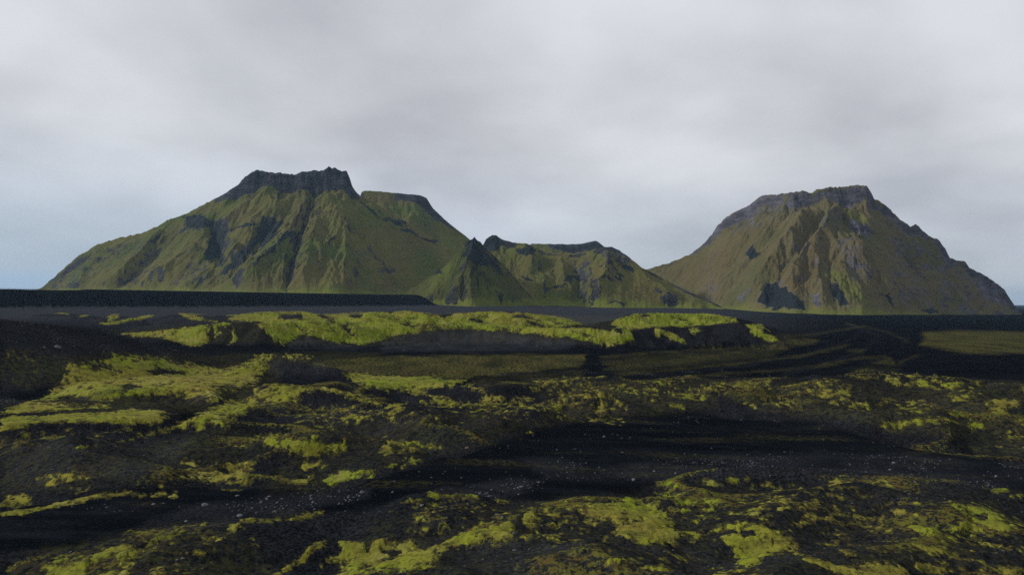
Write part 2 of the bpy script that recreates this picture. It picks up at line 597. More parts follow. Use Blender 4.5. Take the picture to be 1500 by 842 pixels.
# --- single mounds and ridges: crest as (photo x, photo y, metres ahead), slope of the flanks
ridges = [
    ([(-260, 440, 215), (-80, 456, 225), (0, 466, 235), (70, 474, 245), (140, 484, 258), (200, 499, 272), (250, 513, 288), (292, 525, 300)], 0.46, 3.0),
    ([(362, 534, 262), (385, 523, 268), (412, 518, 270), (450, 521, 268), (488, 536, 262)], 0.50, 2.0),
    ([(398, 563, 205), (440, 564, 205), (485, 570, 202), (545, 588, 196)], 0.42, 2.0),
    ([(818, 582, 196), (850, 572, 198), (885, 574, 198), (925, 590, 192)], 0.40, 1.5),
    ([(905, 564, 222), (960, 559, 224), (1010, 557, 225), (1060, 563, 222)], 0.32, 1.5),
    ([(1205, 556, 215), (1260, 549, 222), (1330, 549, 222), (1400, 556, 215)], 0.30, 1.5),
    ([(1425, 572, 195), (1480, 562, 200), (1560, 560, 205)], 0.34, 1.5),
    ([(585, 748, 100), (620, 722, 107), (665, 718, 109), (700, 726, 107)], 0.42, 1.5),
    ([(700, 788, 90), (760, 752, 97), (820, 760, 96), (870, 790, 90)], 0.46, 2.0),
    ([(1120, 758, 96), (1180, 722, 106), (1260, 708, 110), (1330, 722, 106), (1370, 745, 100)], 0.34, 2.0),
    ([(1380, 745, 98), (1420, 735, 101), (1470, 775, 93)], 0.36, 1.5),
    ([(110, 815, 84), (200, 790, 88), (290, 772, 92), (350, 765, 94)], 0.34, 1.5),
    # front scarp of the mossy ridge
    ([(170, 490, 432), (250, 482, 420), (300, 477, 414), (345, 473, 412), (400, 474, 420), (460, 470, 436), (512, 476, 446), (560, 480, 460),
      (640, 476, 476), (720, 478, 476), (800, 482, 452), (880, 481, 440), (930, 484, 440)], 0.50, 3.0),
    # back knolls of the mossy ridge
    ([(262, 460, 640), (300, 462, 630), (335, 463, 620), (385, 458, 640), (440, 457, 640), (470, 461, 630)], 0.30, 3.0),
    ([(520, 461, 620), (548, 457, 620), (600, 456, 610), (640, 461, 600), (680, 458, 600), (740, 456, 600), (790, 460, 600), (828, 468, 600)], 0.30, 3.0),
    ([(905, 470, 520), (930, 461, 525), (958, 459, 540), (1000, 460, 545), (1045, 460, 540), (1074, 465, 520)], 0.34, 4.0),
    ([(1050, 470, 500), (1098, 475, 470), (1118, 482, 462), (1140, 498, 452)], 0.52, 2.0),
    # rounded knolls standing on the ridge
    ([(292, 467, 500), (318, 468, 500)], 0.36, 2.5), ([(418, 464, 520), (440, 465, 520)], 0.38, 3.0), ([(486, 470, 470), (500, 471, 470)], 0.40, 2.5),
    ([(540, 463, 530), (556, 463, 530)], 0.38, 3.0), ([(578, 473, 480), (592, 474, 480)], 0.42, 2.0), ([(606, 460, 550), (622, 461, 550)], 0.38, 3.0),
    ([(655, 473, 490), (672, 474, 490)], 0.42, 2.0), ([(686, 461, 545), (702, 462, 545)], 0.38, 3.0), ([(738, 460, 545), (756, 461, 545)], 0.38, 3.0),
    ([(775, 474, 480), (795, 476, 480)], 0.42, 2.0), ([(850, 477, 470), (868, 478, 470)], 0.42, 2.0), ([(940, 462, 530), (960, 461, 530)], 0.40, 3.0), ([(1030, 463, 520), (1055, 463, 520)], 0.40, 3.0),
    ([(60, 460, 700), (100, 459, 700), (130, 462, 690)], 0.25, 2.0),
    ([(165, 462, 640), (190, 464, 630)], 0.25, 2.0),
]
ridge_relief = np.zeros_like(gx)
for pts, sl, rnd in ridges:
    P = np.array(pts, float)
    W = at_depth(P[:, 0], P[:, 1], P[:, 2])
    zc = W[:, 2]
    reach = zc.max() / sl + 30
    k = np.nonzero((gx > W[:, 0].min() - reach) & (gx < W[:, 0].max() + reach) &
                   (gy > W[:, 1].min() - reach) & (gy < W[:, 1].max() + reach))[0]
    sc = max(zc.max(), 2.0)
    X = gx[k] + sc * 0.55 * fbm(gx[k], gy[k], sc * 5, 4, 0.55, 71)
    Y = gy[k] + sc * 0.55 * fbm(gx[k], gy[k], sc * 5, 4, 0.55, 77)
    d, zv = line_d(X, Y, W, zc)
    d = np.sqrt(d * d + rnd * rnd) - rnd
    cand = zv - sl * d * (1 + 0.25 * fbm(gx[k], gy[k], sc * 4, 3, 0.5, 83))
    new = smax(Z[k], cand, 1.2 + 0.08 * sc)
    new = np.where(cand < Z[k] - 6, Z[k], new)
    ridge_relief[k] = np.maximum(ridge_relief[k], new - Z[k])
    Z[k] = new
# mossy plateau between the front scarp and the back knolls, and the mesa's front edge
plats = [
    ([(190, 489, 425), (300, 479, 412), (400, 476, 420), (512, 478, 446), (640, 478, 476), (800, 484, 452), (925, 485, 442),
      (840, 470, 600), (740, 459, 640), (600, 459, 640), (440, 460, 650), (300, 464, 640)], 6.6, 26),
    ([(885, 483, 452), (930, 482, 462), (1000, 480, 478), (1070, 473, 488), (1085, 468, 520), (1050, 463, 570), (950, 462, 570), (900, 470, 530)], 10.5, 24),
    ([(-200, 626, 136), (0, 626, 139), (60, 620, 141), (130, 616, 143), (180, 615, 145), (240, 612, 149), (262, 604, 156), (255, 590, 175), (100, 588, 176), (-200, 596, 170)], 3.6, 5.5),
    ([(150, 590, 186), (200, 584, 190), (270, 580, 192), (318, 587, 188), (330, 572, 205), (250, 560, 230), (120, 570, 205)], 4.2, 8),
]
for pts, hgt, soft in plats:
    P = np.array(pts, float)
    W = at_depth(P[:, 0], P[:, 1], P[:, 2])[:, :2]
    k = np.nonzero((gx > W[:, 0].min() - soft * 2) & (gx < W[:, 0].max() + soft * 2) &
                   (gy > W[:, 1].min() - soft * 2) & (gy < W[:, 1].max() + soft * 2))[0]
    sdv = poly_sd(gx[k], gy[k], W) + soft * 0.7 * fbm(gx[k], gy[k], soft * 3, 4, 0.55, 91)
    cand = hgt * sstep(-soft, soft * 0.6, sdv) + hgt * (0.72 if hgt > 6 else 0.30) * (fbm(gx[k], gy[k], 58 if hgt > 6 else 30, 4, 0.5, 95) + (0.35 - 0.9 * np.abs(fbm(gx[k], gy[k], 80, 3, 0.5, 97)) if hgt > 6 else 0))
    new = np.where(sdv > -soft * 1.2, smax(Z[k], cand, 1.0), Z[k])
    ridge_relief[k] = np.maximum(ridge_relief[k], new - Z[k])
    Z[k] = new
# gullies down every flank
Zg = Z.reshape(NR, NC)
gX, gY = grid_gradient(GXm, GYm, Zg)
gX = gX.ravel(); gY = gY.ravel()
sl = np.hypot(gX, gY)
k = np.nonzero((ahead) & (gr_ > 66) & (gr_ < 1500) & (np.abs(np.arctan2(gx, gy)) < math.radians(40)) & (sl > 0.08))[0]
ux = gX[k] / (sl[k] + 1e-6); uy = gY[k] / (sl[k] + 1e-6)
wl = np.where(gr_[k] > 330, 36.0, 9.0)
er = erosion(gx[k] * 26 / wl, gy[k] * 26 / wl, ux, uy, 26.0, 3, 0.55, 0.6, 5)
st = sstep(0.08, 0.40, sl[k])
Z[k] += st * er * np.where(gr_[k] > 330, 2.4, 0.28)
# fine roughness near the camera
Z[q] += 0.10 * np.abs(fbm(gx[q], gy[q], 3.2, 3, 0.6, 101)) * np.clip(amp[q], 0.3, 1.5)

PX, PY = project(gx, np.maximum(gy, 1.0), Z)
PX = np.where(ahead, PX, -9999); PY = np.where(ahead, PY, -9999)
ground_z = Z.reshape(NR, NC)


def ground_at(x, y):
    r = math.hypot(x, y); a = math.atan2(x, y)
    i = int(np.clip(np.searchsorted(RR, r) - 1, 0, NR - 2)); fi = (r - RR[i]) / (RR[i + 1] - RR[i])
    j = (a - az_in[0]) / (az_in[1] - az_in[0]); j0 = int(np.clip(math.floor(j), 0, len(az_in) - 2)); fj = min(max(j - j0, 0), 1)
    g = ground_z
    return (g[i, j0] * (1 - fi) + g[i + 1, j0] * fi) * (1 - fj) + (g[i, j0 + 1] * (1 - fi) + g[i + 1, j0 + 1] * fi) * fj


# ------------------------------------------------------------------ where moss, lichen film and gravel lie (traced on the photograph)
MOSS = [
    # left hillside
    ([(52, 588), (70, 575), (88, 560), (100, 540), (104, 531), (128, 530), (140, 520), (160, 516), (200, 522), (240, 524), (262, 532),
      (300, 536), (322, 540), (345, 538), (372, 525), (402, 520), (388, 545), (374, 560), (345, 566), (318, 586), (300, 581), (270, 578),
      (255, 580), (230, 578), (200, 582), (150, 590), (115, 591), (85, 592)], 0.95, 4),
    ([(0, 600), (40, 588), (60, 592), (120, 593), (165, 592), (160, 598), (120, 600), (60, 604), (0, 606)], 0.95, 2),
    ([(0, 612), (80, 607), (160, 602), (232, 600), (240, 608), (250, 612), (230, 618), (180, 617), (130, 617), (60, 622), (0, 631)], 1.0, 2),
    ([(225, 630), (250, 622), (275, 614), (300, 602), (330, 590), (360, 585), (375, 574), (384, 590), (372, 600), (340, 615), (330, 625), (290, 628), (250, 629)], 0.9, 3),
    ([(372, 568), (400, 561), (425, 563), (440, 580), (415, 589), (390, 588), (372, 586)], 1.0, 3),
    ([(412, 521), (445, 520), (458, 526), (430, 527)], 0.7, 3),
    ([(10, 520), (40, 517), (70, 528), (60, 545), (20, 535)], 0.42, 6),
    ([(228, 631), (180, 648), (120, 660)], 0.6, 2, 2),
    # bright flat patch and thin rims in the middle
    ([(497, 546), (530, 547), (560, 549), (620, 551), (660, 554), (679, 556), (665, 563), (640, 568), (610, 573), (570, 570), (530, 566), (510, 557)], 0.98, 2),
    ([(430, 570), (480, 570), (500, 575), (540, 590), (565, 596)], 0.85, 2, 2.5),
    ([(600, 573), (625, 575), (645, 585), (665, 590)], 0.85, 2, 2.5),
    ([(565, 602), (575, 592), (594, 589), (586, 601), (570, 608)], 0.95, 2),
    ([(563, 609), (583, 611), (585, 618), (570, 617)], 0.8, 2),
    ([(697, 586), (712, 577), (728, 580), (745, 587), (722, 590), (700, 590)], 0.85, 2),
    ([(620, 590), (690, 592), (752, 592)], 0.8, 2, 1.6),
    ([(505, 615), (535, 613)], 0.8, 2, 2),
    ([(640, 562), (690, 562), (715, 572), (670, 572)], 0.55, 4),
    # streaks left of the dark channel
    ([(375, 641), (420, 640), (455, 636), (470, 645), (500, 645), (506, 655), (490, 662), (470, 660), (450, 670), (430, 662), (405, 655), (380, 648)], 0.85, 4),
    ([(545, 657), (570, 643), (590, 643), (620, 648), (655, 653), (640, 658), (610, 658), (590, 663), (560, 666)], 0.78, 4),
    ([(560, 686), (580, 675), (587, 673), (579, 682), (566, 689)], 1.0, 2),
    ([(588, 681), (600, 668), (606, 672), (620, 673), (605, 683), (590, 686)], 0.95, 2),
    ([(474, 706), (490, 692), (500, 686), (530, 686), (548, 690), (545, 695), (525, 699), (505, 707), (480, 713)], 1.0, 2),
    ([(445, 675), (470, 674), (474, 682), (455, 690), (440, 684)], 0.9, 3),
    ([(428, 707), (450, 696), (459, 695), (450, 709), (438, 713)], 0.85, 3),
    ([(530, 703), (550, 695), (540, 706)], 0.7, 3),
    ([(225, 711), (250, 700), (280, 695), (300, 690), (330, 680), (375, 675), (378, 700), (345, 713), (320, 710), (290, 703), (300, 698), (262, 698), (240, 709)], 0.75, 4),
    ([(375, 698), (400, 700), (430, 707)], 0.8, 2, 2.5),
    ([(265, 680), (290, 672), (308, 675), (300, 690), (275, 692)], 0.55, 5),
    ([(330, 650), (360, 645), (375, 652), (350, 660)], 0.55, 4),
    ([(60, 702), (80, 692), (110, 695), (150, 698), (156, 705), (120, 706), (90, 711), (65, 709)], 0.68, 4),
    ([(3, 736), (20, 722), (45, 727), (40, 737), (15, 739)], 0.75, 4),
    ([(98, 720), (130, 715), (124, 722)], 0.85, 3),
    ([(0, 756), (60, 744), (110, 735), (150, 729), (190, 725), (262, 724)], 0.85, 2, 2.6),
    ([(160, 726), (190, 723), (250, 723), (190, 730)], 0.7, 3),
    # foreground left
    ([(55, 850), (75, 828), (100, 822), (120, 812), (150, 800), (180, 793), (200, 797), (220, 785), (250, 778), (270, 778), (300, 768),
      (275, 780), (250, 792), (225, 805), (200, 815), (190, 825), (180, 850)], 0.92, 4),
    ([(250, 810), (290, 805), (322, 806), (300, 816), (268, 817)], 0.85, 3),
    ([(275, 792), (320, 784), (338, 787), (310, 793)], 0.8, 3),
    ([(338, 766), (352, 764), (351, 781), (342, 779)], 0.9, 3),
    ([(362, 772), (370, 785), (385, 800)], 0.7, 3, 3),
    ([(205, 842), (250, 826), (310, 822), (300, 832), (240, 850)], 0.55, 5),
    ([(398, 845), (430, 826), (450, 815), (482, 795)], 0.95, 2, 3),
    ([(355, 758), (420, 755), (470, 752)], 0.75, 2, 2),
    # foreground middle
    ([(478, 850), (500, 832), (470, 830), (490, 815), (510, 815), (495, 800), (520, 795), (540, 800), (546, 807), (555, 795), (575, 788),
      (600, 790), (612, 800), (640, 795), (660, 785), (690, 768), (720, 765), (752, 757), (756, 770), (737, 785), (720, 796), (700, 801),
      (660, 801), (650, 809), (640, 816), (640, 826), (620, 831), (600, 833), (560, 839), (520, 850)], 0.95, 4),
    ([(590, 748), (630, 738), (660, 752), (690, 770), (650, 785), (600, 775)], 0.45, 8),
    ([(625, 724), (645, 720), (662, 721), (690, 724)], 0.75, 2, 3),
    ([(610, 752), (640, 748)], 0.75, 2, 2),
    ([(750, 766), (775, 745), (787, 754), (762, 767)], 0.9, 3),
    ([(790, 748), (815, 752), (840, 770)], 0.6, 3, 4),
    ([(845, 746), (870, 740), (890, 738), (915, 735), (920, 728), (930, 726), (930, 735), (955, 735), (975, 747), (985, 765), (1000, 775),
      (1030, 781), (1020, 786), (1000, 785), (985, 795), (960, 801), (950, 797), (925, 791), (905, 781), (895, 775), (885, 765), (865, 758)], 0.92, 4),
    ([(952, 709), (970, 703), (1000, 705), (990, 715), (960, 713)], 0.85, 3),
    ([(972, 723), (1000, 725), (1010, 735), (1030, 730), (1062, 732), (1045, 742), (1030, 749), (1010, 742), (985, 735)], 0.95, 3),
    ([(1018, 705), (1060, 702), (1095, 698), (1075, 707), (1030, 710)], 0.85, 3),
    ([(1000, 755), (1020, 760), (1030, 772)], 0.7, 3, 3),
    ([(1050, 787), (1070, 775), (1090, 770), (1110, 765), (1140, 775), (1168, 795), (1162, 806), (1140, 809), (1125, 816), (1115, 831),
      (1100, 839), (1080, 825), (1070, 805), (1060, 796)], 1.0, 4),
    ([(1095, 712), (1110, 706), (1128, 712), (1115, 718)], 0.85, 3),
    ([(1090, 728), (1110, 732), (1105, 738)], 0.75, 3),
    ([(1080, 750), (1100, 744), (1125, 748), (1100, 755)], 0.75, 4),
    ([(885, 815), (912, 804), (918, 815), (900, 835), (880, 850), (868, 850)], 0.6, 6),
    ([(930, 828), (960, 818), (985, 822), (970, 838)], 0.5, 6),
    ([(1040, 838), (1080, 832), (1110, 842), (1060, 850)], 0.7, 5),
    # foreground right
    ([(1163, 809), (1190, 818), (1220, 825), (1242, 831), (1270, 822), (1300, 820), (1322, 828), (1335, 850), (1225, 850), (1195, 828)], 0.95, 4),
    ([(1382, 741), (1400, 742), (1406, 755), (1396, 770), (1390, 779), (1430, 778), (1446, 776), (1472, 787), (1480, 783), (1482, 775),
      (1455, 750), (1430, 738), (1405, 736)], 0.93, 3),
    ([(1327, 769), (1345, 767), (1349, 777), (1330, 777)], 1.0, 2),
    ([(1352, 770), (1362, 776)], 0.8, 2, 3),
    ([(1458, 713), (1478, 712), (1481, 718), (1470, 718)], 1.0, 2),
    ([(1484, 721), (1498, 722), (1500, 727), (1488, 726)], 0.95, 2),
    ([(1345, 800), (1380, 790), (1405, 800), (1430, 818), (1400, 820), (1370, 815)], 0.62, 6),
    ([(1485, 800), (1502, 792), (1505, 818), (1490, 812)], 0.85, 4),
    ([(1340, 828), (1375, 822), (1410, 830), (1380, 838)], 0.75, 5),
    ([(1440, 832), (1490, 836)], 0.65, 4, 5),
    ([(1125, 750), (1150, 736), (1186, 738), (1190, 747), (1160, 751)], 0.62, 5),
    ([(1195, 756), (1235, 768), (1280, 774)], 0.7, 3, 3),
    ([(1130, 715), (1170, 708), (1172, 714), (1140, 720)], 0.62, 4),
    ([(1215, 710), (1236, 700)], 0.75, 3, 3),
    ([(1300, 708), (1322, 712)], 0.8, 3, 3),
    ([(1230, 805), (1260, 798), (1275, 803), (1245, 812)], 0.5, 5),
    # hummock band to the right
    ([(1188, 572), (1200, 562), (1216, 563), (1226, 574), (1252, 569), (1244, 580), (1210, 582)], 0.88, 3),
    ([(1168, 566), (1192, 573), (1222, 577), (1252, 587), (1220, 590), (1190, 577)], 0.75, 3),
    ([(1298, 553), (1320, 552), (1328, 560), (1308, 564)], 0.95, 2),
    ([(1368, 555), (1417, 559), (1412, 570), (1390, 571), (1378, 564)], 0.98, 2),
    ([(1330, 562), (1350, 558), (1365, 566)], 0.8, 2, 3),
    ([(1438, 588), (1482, 587), (1492, 595), (1475, 606), (1455, 601)], 0.98, 2),
    ([(1325, 594), (1345, 588), (1370, 590), (1362, 598)], 0.75, 3),
    ([(1390, 580), (1430, 572), (1440, 577), (1400, 588)], 0.72, 4),
    ([(1230, 592), (1290, 588), (1310, 594), (1250, 598)], 0.68, 4),
    ([(1290, 585), (1320, 600), (1350, 604)], 0.6, 3, 3),
    ([(1410, 619), (1450, 617), (1440, 625), (1428, 634), (1420, 626)], 0.85, 3),
    ([(1395, 604), (1420, 606)], 0.8, 3, 3),
    ([(1290, 620), (1350, 616), (1410, 619)], 0.7, 2, 2.5),
    ([(1245, 550), (1300, 547), (1370, 551), (1400, 555), (1330, 552), (1270, 556)], 0.7, 3),
    ([(1490, 572), (1505, 566), (1505, 577)], 0.9, 2),
    ([(1480, 612), (1502, 616)], 0.7, 3, 3),
    ([(1440, 655), (1470, 649), (1502, 652), (1470, 660)], 0.55, 4),
    ([(1125, 593), (1150, 588), (1170, 592)], 0.7, 3, 3),
    # centre hummocks
    ([(772, 570), (800, 562), (832, 557)], 0.75, 3, 3.5),
    ([(813, 597), (822, 587), (840, 580), (862, 579)], 0.95, 2, 2.2),
    ([(868, 604), (882, 585), (900, 592), (906, 602), (882, 610)], 0.62, 4),
    ([(895, 582), (920, 598)], 0.8, 2, 2),
    ([(895, 568), (930, 566), (965, 558), (1000, 558), (995, 568), (950, 572), (910, 572)], 0.72, 4),
    ([(982, 580), (1005, 572), (1032, 574), (1034, 584), (990, 583)], 0.85, 3),
    ([(1000, 570), (1050, 566), (1125, 562)], 0.68, 3, 3.5),
    ([(1088, 590), (1115, 586), (1128, 591), (1100, 596)], 0.7, 3),
    ([(935, 580), (960, 585), (1000, 598)], 0.6, 2, 1.6),
    ([(820, 612), (870, 615), (905, 615)], 0.55, 3, 2.5),
    ([(775, 634), (785, 632)], 0.7, 2, 3),
    ([(756, 582), (775, 586)], 0.7, 3, 3),
    # mossy ridge
    ([(178, 489), (220, 486), (260, 482), (300, 477), (346, 472), (336, 478), (322, 492), (300, 506), (280, 507), (260, 501), (240, 496)], 0.95, 3),
    ([(340, 478), (352, 474), (352, 492), (334, 506)], 0.85, 2),
    ([(366, 474), (400, 471), (440, 469), (470, 469), (505, 477), (511, 496), (496, 504), (470, 496), (450, 488), (430, 498), (412, 507), (395, 498), (380, 484)], 0.97, 3),
    ([(500, 477), (540, 471), (580, 467), (640, 469), (700, 469), (760, 474), (820, 480), (880, 481), (922, 483), (929, 496), (915, 503), (890, 506),
      (870, 501), (840, 495), (800, 491), (760, 486), (720, 485), (690, 481), (650, 481), (620, 486), (590, 491), (560, 499), (530, 504), (508, 501)], 1.0, 3),
    ([(262, 459), (300, 461), (330, 463), (380, 457), (440, 456), (470, 461), (540, 457), (600, 455), (640, 461), (680, 457), (740, 455), (800, 461),
      (832, 467), (852, 475), (800, 481), (700, 473), (600, 471), (500, 476), (450, 471), (400, 474), (350, 471), (320, 471), (280, 469)], 0.95, 3),
    ([(890, 475), (910, 465), (930, 459), (960, 458), (1000, 459), (1050, 459), (1078, 464), (1080, 471), (1040, 475), (1000, 479), (960, 479), (920, 483)], 1.0, 2),
    ([(958, 480), (985, 487), (1005, 503), (990, 501), (965, 491)], 0.9, 2),
    ([(1008, 480), (1025, 482), (1026, 491), (1014, 489)], 0.75, 2),
    ([(1094, 476), (1110, 474), (1142, 500), (1124, 501), (1100, 486)], 1.0, 2),
    ([(77, 459), (98, 458), (97, 461)], 0.9, 1.5), ([(112, 462), (131, 461), (126, 465)], 0.9, 1.5),
    ([(158, 462), (172, 460), (176, 465), (160, 472)], 0.8, 2), ([(180, 470), (222, 463)], 0.85, 1.5, 1.5),
    ([(150, 474), (175, 472)], 0.7, 1.5, 1.5),
]
CUT = [
    ([(125, 518), (140, 514), (165, 520), (170, 527), (140, 529)], 0.9, 3), ([(130, 533), (150, 531), (159, 540), (138, 542)], 0.8, 3),
    ([(206, 541), (240, 542), (277, 546), (255, 551), (230, 551)], 0.9, 2), ([(170, 563), (195, 562), (206, 570), (180, 573)], 0.9, 2),
    ([(83, 590), (88, 580), (103, 577), (115, 582), (142, 587), (120, 592)], 0.9, 2),
    ([(150, 592), (180, 581), (215, 581), (252, 579), (258, 590), (270, 600), (240, 604), (190, 598)], 0.9, 3),
    ([(236, 598), (250, 587), (280, 586), (312, 592), (290, 604), (262, 612), (240, 607)], 1.0, 3),  # deep shadow on the slope, put in as a black gap in the moss
    ([(560, 462), (585, 470), (600, 478)], 0.6, 3, 3), ([(470, 463), (490, 470)], 0.7, 3, 3), ([(690, 466), (720, 473), (705, 478)], 0.7, 3), ([(760, 462), (790, 468)], 0.7, 3, 2.5),
    ([(600, 476), (640, 474), (650, 482), (620, 488)], 0.5, 4), ([(440, 480), (470, 486), (455, 490)], 0.6, 3), ([(840, 486), (870, 494)], 0.6, 2, 2.5), ([(980, 466), (1010, 470)], 0.5, 2, 2),
    ([(300, 566), (330, 563), (350, 566), (330, 580)], 0.5, 4), ([(300, 532), (340, 534), (360, 530)], 0.4, 3, 2),
    ([(0, 609), (60, 605), (120, 602), (170, 599)], 1.0, 1.5, 1.4), ([(0, 586), (30, 583), (40, 590), (0, 594)], 0.9, 2),
    ([(290, 462), (315, 461), (340, 464), (338, 470), (300, 470)], 0.95, 3), ([(405, 460), (440, 459), (448, 467), (412, 468)], 0.9, 3),
    ([(512, 460), (530, 460), (528, 466), (510, 466)], 0.95, 2), ([(640, 458), (662, 460), (650, 466)], 0.9, 2), ([(735, 455), (755, 455), (750, 460)], 0.9, 2),
    ([(346, 476), (364, 473), (388, 490), (412, 507), (345, 510)], 1.0, 2), ([(300, 490), (316, 478), (306, 500)], 0.9, 2), ([(320, 480), (332, 476), (324, 500)], 0.8, 2),
    ([(372, 476), (392, 492), (408, 504)], 0.8, 1.5, 1.6), ([(428, 473), (450, 486)], 0.6, 1.5, 1.2), ([(502, 478), (515, 482), (520, 492), (512, 490)], 0.8, 2),
    ([(778, 473), (800, 478)], 0.8, 2, 2), ([(815, 474), (835, 476)], 0.7, 2, 2), ([(862, 478), (895, 482)], 0.9, 2, 2), ([(902, 482), (912, 481), (910, 490), (903, 489)], 0.8, 2),
    ([(935, 459), (950, 460), (955, 464), (942, 464)], 0.85, 2), ([(1060, 462), (1078, 465)], 0.5, 2, 2),
    ([(560, 803), (588, 806), (580, 814), (562, 812)], 1.0, 2), ([(620, 780), (660, 783), (640, 793)], 0.7, 3), ([(690, 782), (720, 784), (700, 795)], 0.5, 3),
    ([(1082, 777), (1100, 774), (1112, 782), (1090, 786)], 0.9, 2), ([(1005, 740), (1028, 738), (1030, 745), (1010, 746)], 0.8, 2),
    ([(1400, 745), (1420, 760), (1440, 772)], 1.0, 2, 3), ([(1425, 752), (1450, 752), (1448, 760), (1430, 758)], 0.85, 3),
    ([(950, 738), (975, 748), (1000, 760), (985, 752)], 0.9, 3), ([(490, 692), (520, 696), (545, 692)], 0.5, 2, 1.0),
    ([(130, 820), (160, 810), (165, 822), (140, 842), (120, 835)], 0.7, 4), ([(195, 800), (225, 797), (215, 806)], 0.7, 3),
    ([(880, 765), (905, 760), (900, 772)], 0.4, 3),
    ([(420, 600), (395, 560), (385, 545), (395, 525)], 0.3, 3, 2),
]
LICHEN = [
    ([(440, 529), (560, 522), (700, 520), (862, 519), (852, 536), (800, 542), (750, 547), (680, 554), (600, 549), (520, 546), (465, 537)], 1.0, 3),
    ([(290, 520), (400, 516), (560, 514), (560, 522), (460, 530), (320, 535)], 0.28, 4),
    ([(690, 556), (760, 548), (860, 540), (850, 556), (760, 562), (700, 566)], 0.35, 4),
    ([(880, 528), (960, 518), (1060, 514), (1150, 512), (1130, 522), (1040, 532), (940, 543), (890, 545)], 0.40, 4),
    ([(905, 535), (1000, 527), (1080, 519), (1040, 528), (950, 540)], 0.62, 3),
    ([(1344, 505), (1358, 496), (1350, 487), (1400, 484), (1505, 486), (1505, 517), (1420, 518), (1380, 511)], 1.15, 3),
    ([(1128, 506), (1150, 497), (1195, 496), (1186, 502), (1160, 506)], 0.72, 2), ([(1130, 492), (1180, 488), (1200, 492), (1150, 497)], 0.35, 3),
    ([(1236, 514), (1270, 510), (1262, 518)], 0.4, 3), ([(1278, 532), (1300, 522), (1309, 530), (1308, 534)], 0.6, 2), ([(1240, 545), (1275, 533), (1320, 538), (1310, 546)], 0.3, 4),
    ([(890, 540), (980, 528), (1080, 516), (1150, 508), (1195, 499)], 0.65, 2.5, 3), ([(900, 548), (1000, 540), (1100, 530), (1180, 520), (1240, 506)], 0.5, 2, 2),
    ([(1000, 552), (1100, 545), (1200, 536), (1260, 524), (1300, 521)], 0.42, 2, 2), ([(1150, 495), (1220, 485), (1270, 477)], 0.4, 1.5, 1.5), ([(880, 523), (960, 516), (1060, 511), (1130, 507)], 0.55, 2, 2),
    ([(1330, 500), (1300, 486), (1240, 474)], 0.35, 1.5, 1.5), ([(1240, 548), (1310, 535), (1345, 520)], 0.35, 2, 2), ([(560, 545), (660, 536), (760, 528), (850, 524)], 0.9, 2, 2), ([(470, 533), (560, 528), (700, 524)], 0.9, 2, 2),
    ([(0, 640), (0, 720), (150, 715), (300, 695), (430, 640), (330, 625), (200, 650)], 0.22, 12),
    ([(450, 620), (700, 600), (800, 620), (620, 670), (460, 720), (380, 715)], 0.20, 12),
    ([(1050, 560), (1500, 560), (1500, 660), (1300, 625), (1100, 600)], 0.30, 10),
    ([(780, 560), (1050, 556), (1050, 600), (800, 620)], 0.30, 8),
    ([(1040, 564), (1125, 560), (1180, 564), (1120, 570)], 0.55, 3), ([(1290, 625), (1420, 620), (1440, 632), (1300, 634)], 0.35, 4),
    ([(1400, 655), (1500, 645), (1500, 668), (1430, 665)], 0.35, 5),
    ([(560, 760), (800, 735), (1000, 710), (1500, 720), (1500, 850), (480, 850)], 0.16, 15),
    ([(0, 850), (60, 800), (330, 760), (420, 850)], 0.25, 12),
    ([(0, 510), (70, 512), (110, 540), (40, 570), (0, 560)], 0.30, 8),
    ([(80, 520), (330, 520), (420, 520), (400, 600), (60, 610)], 0.30, 8),
    ([(150, 485), (520, 460), (900, 460), (930, 500), (520, 505), (260, 500)], 0.25, 6),
]
GRAVEL = [
    ([(200, 770), (230, 755), (300, 735), (420, 722), (535, 718), (535, 730), (480, 742), (380, 760), (290, 775), (220, 788)], 0.50, 8),
    ([(640, 722), (700, 708), (760, 702), (800, 710), (760, 725), (680, 728)], 0.45, 6),
    ([(760, 672), (900, 680), (1050, 665), (1250, 660), (1500, 680), (1500, 712), (1300, 700), (1000, 700), (800, 705)], 0.42, 10),
    ([(1020, 668), (1080, 662), (1110, 670), (1050, 680)], 0.5, 5),
    ([(560, 500), (620, 486), (700, 484), (780, 492), (860, 502), (820, 512), (700, 516), (560, 514)], 0.75, 5),
    ([(0, 470), (140, 486), (260, 515), (250, 525), (120, 515), (60, 560), (0, 590)], 0.35, 10),
    ([(400, 525), (470, 528), (530, 560), (430, 560), (395, 550)], 0.35, 6),
    ([(0, 640), (300, 640), (240, 700), (0, 715)], 0.35, 14),
    ([(380, 565), (560, 600), (500, 625), (380, 615)], 0.30, 10),
    ([(0, 455), (500, 457), (500, 462), (180, 484), (0, 470)], 0.55, 4),
    ([(650, 452), (1050, 454), (1050, 458), (880, 470), (650, 458)], 0.45, 4),
    ([(430, 490), (505, 503), (560, 503), (520, 512), (420, 510)], 0.6, 4),
    ([(1145, 549), (1200, 536), (1265, 512), (1288, 492), (1240, 473)], 0.30, 2, 2), ([(985, 548), (1100, 535), (1180, 520), (1240, 500), (1262, 484)], 0.28, 2, 1.6),
    ([(880, 544), (1000, 530), (1120, 515), (1215, 498)], 0.28, 2, 1.6), ([(1180, 552), (1250, 538), (1320, 512), (1330, 490)], 0.22, 2, 1.6), ([(1000, 612), (1080, 604), (1160, 622)], 0.2, 2, 2),
    ([(1050, 780), (1320, 800), (1150, 842), (900, 842)], 0.25, 14),
    ([(700, 790), (870, 790), (880, 842), (650, 842)], 0.30, 12),
]
mfield = np.zeros_like(gx)
band = np.nonzero((gr_ < 1200) & (PX > -120) & (PX < 1620) & (PY < 900) & (PY > 440))[0]
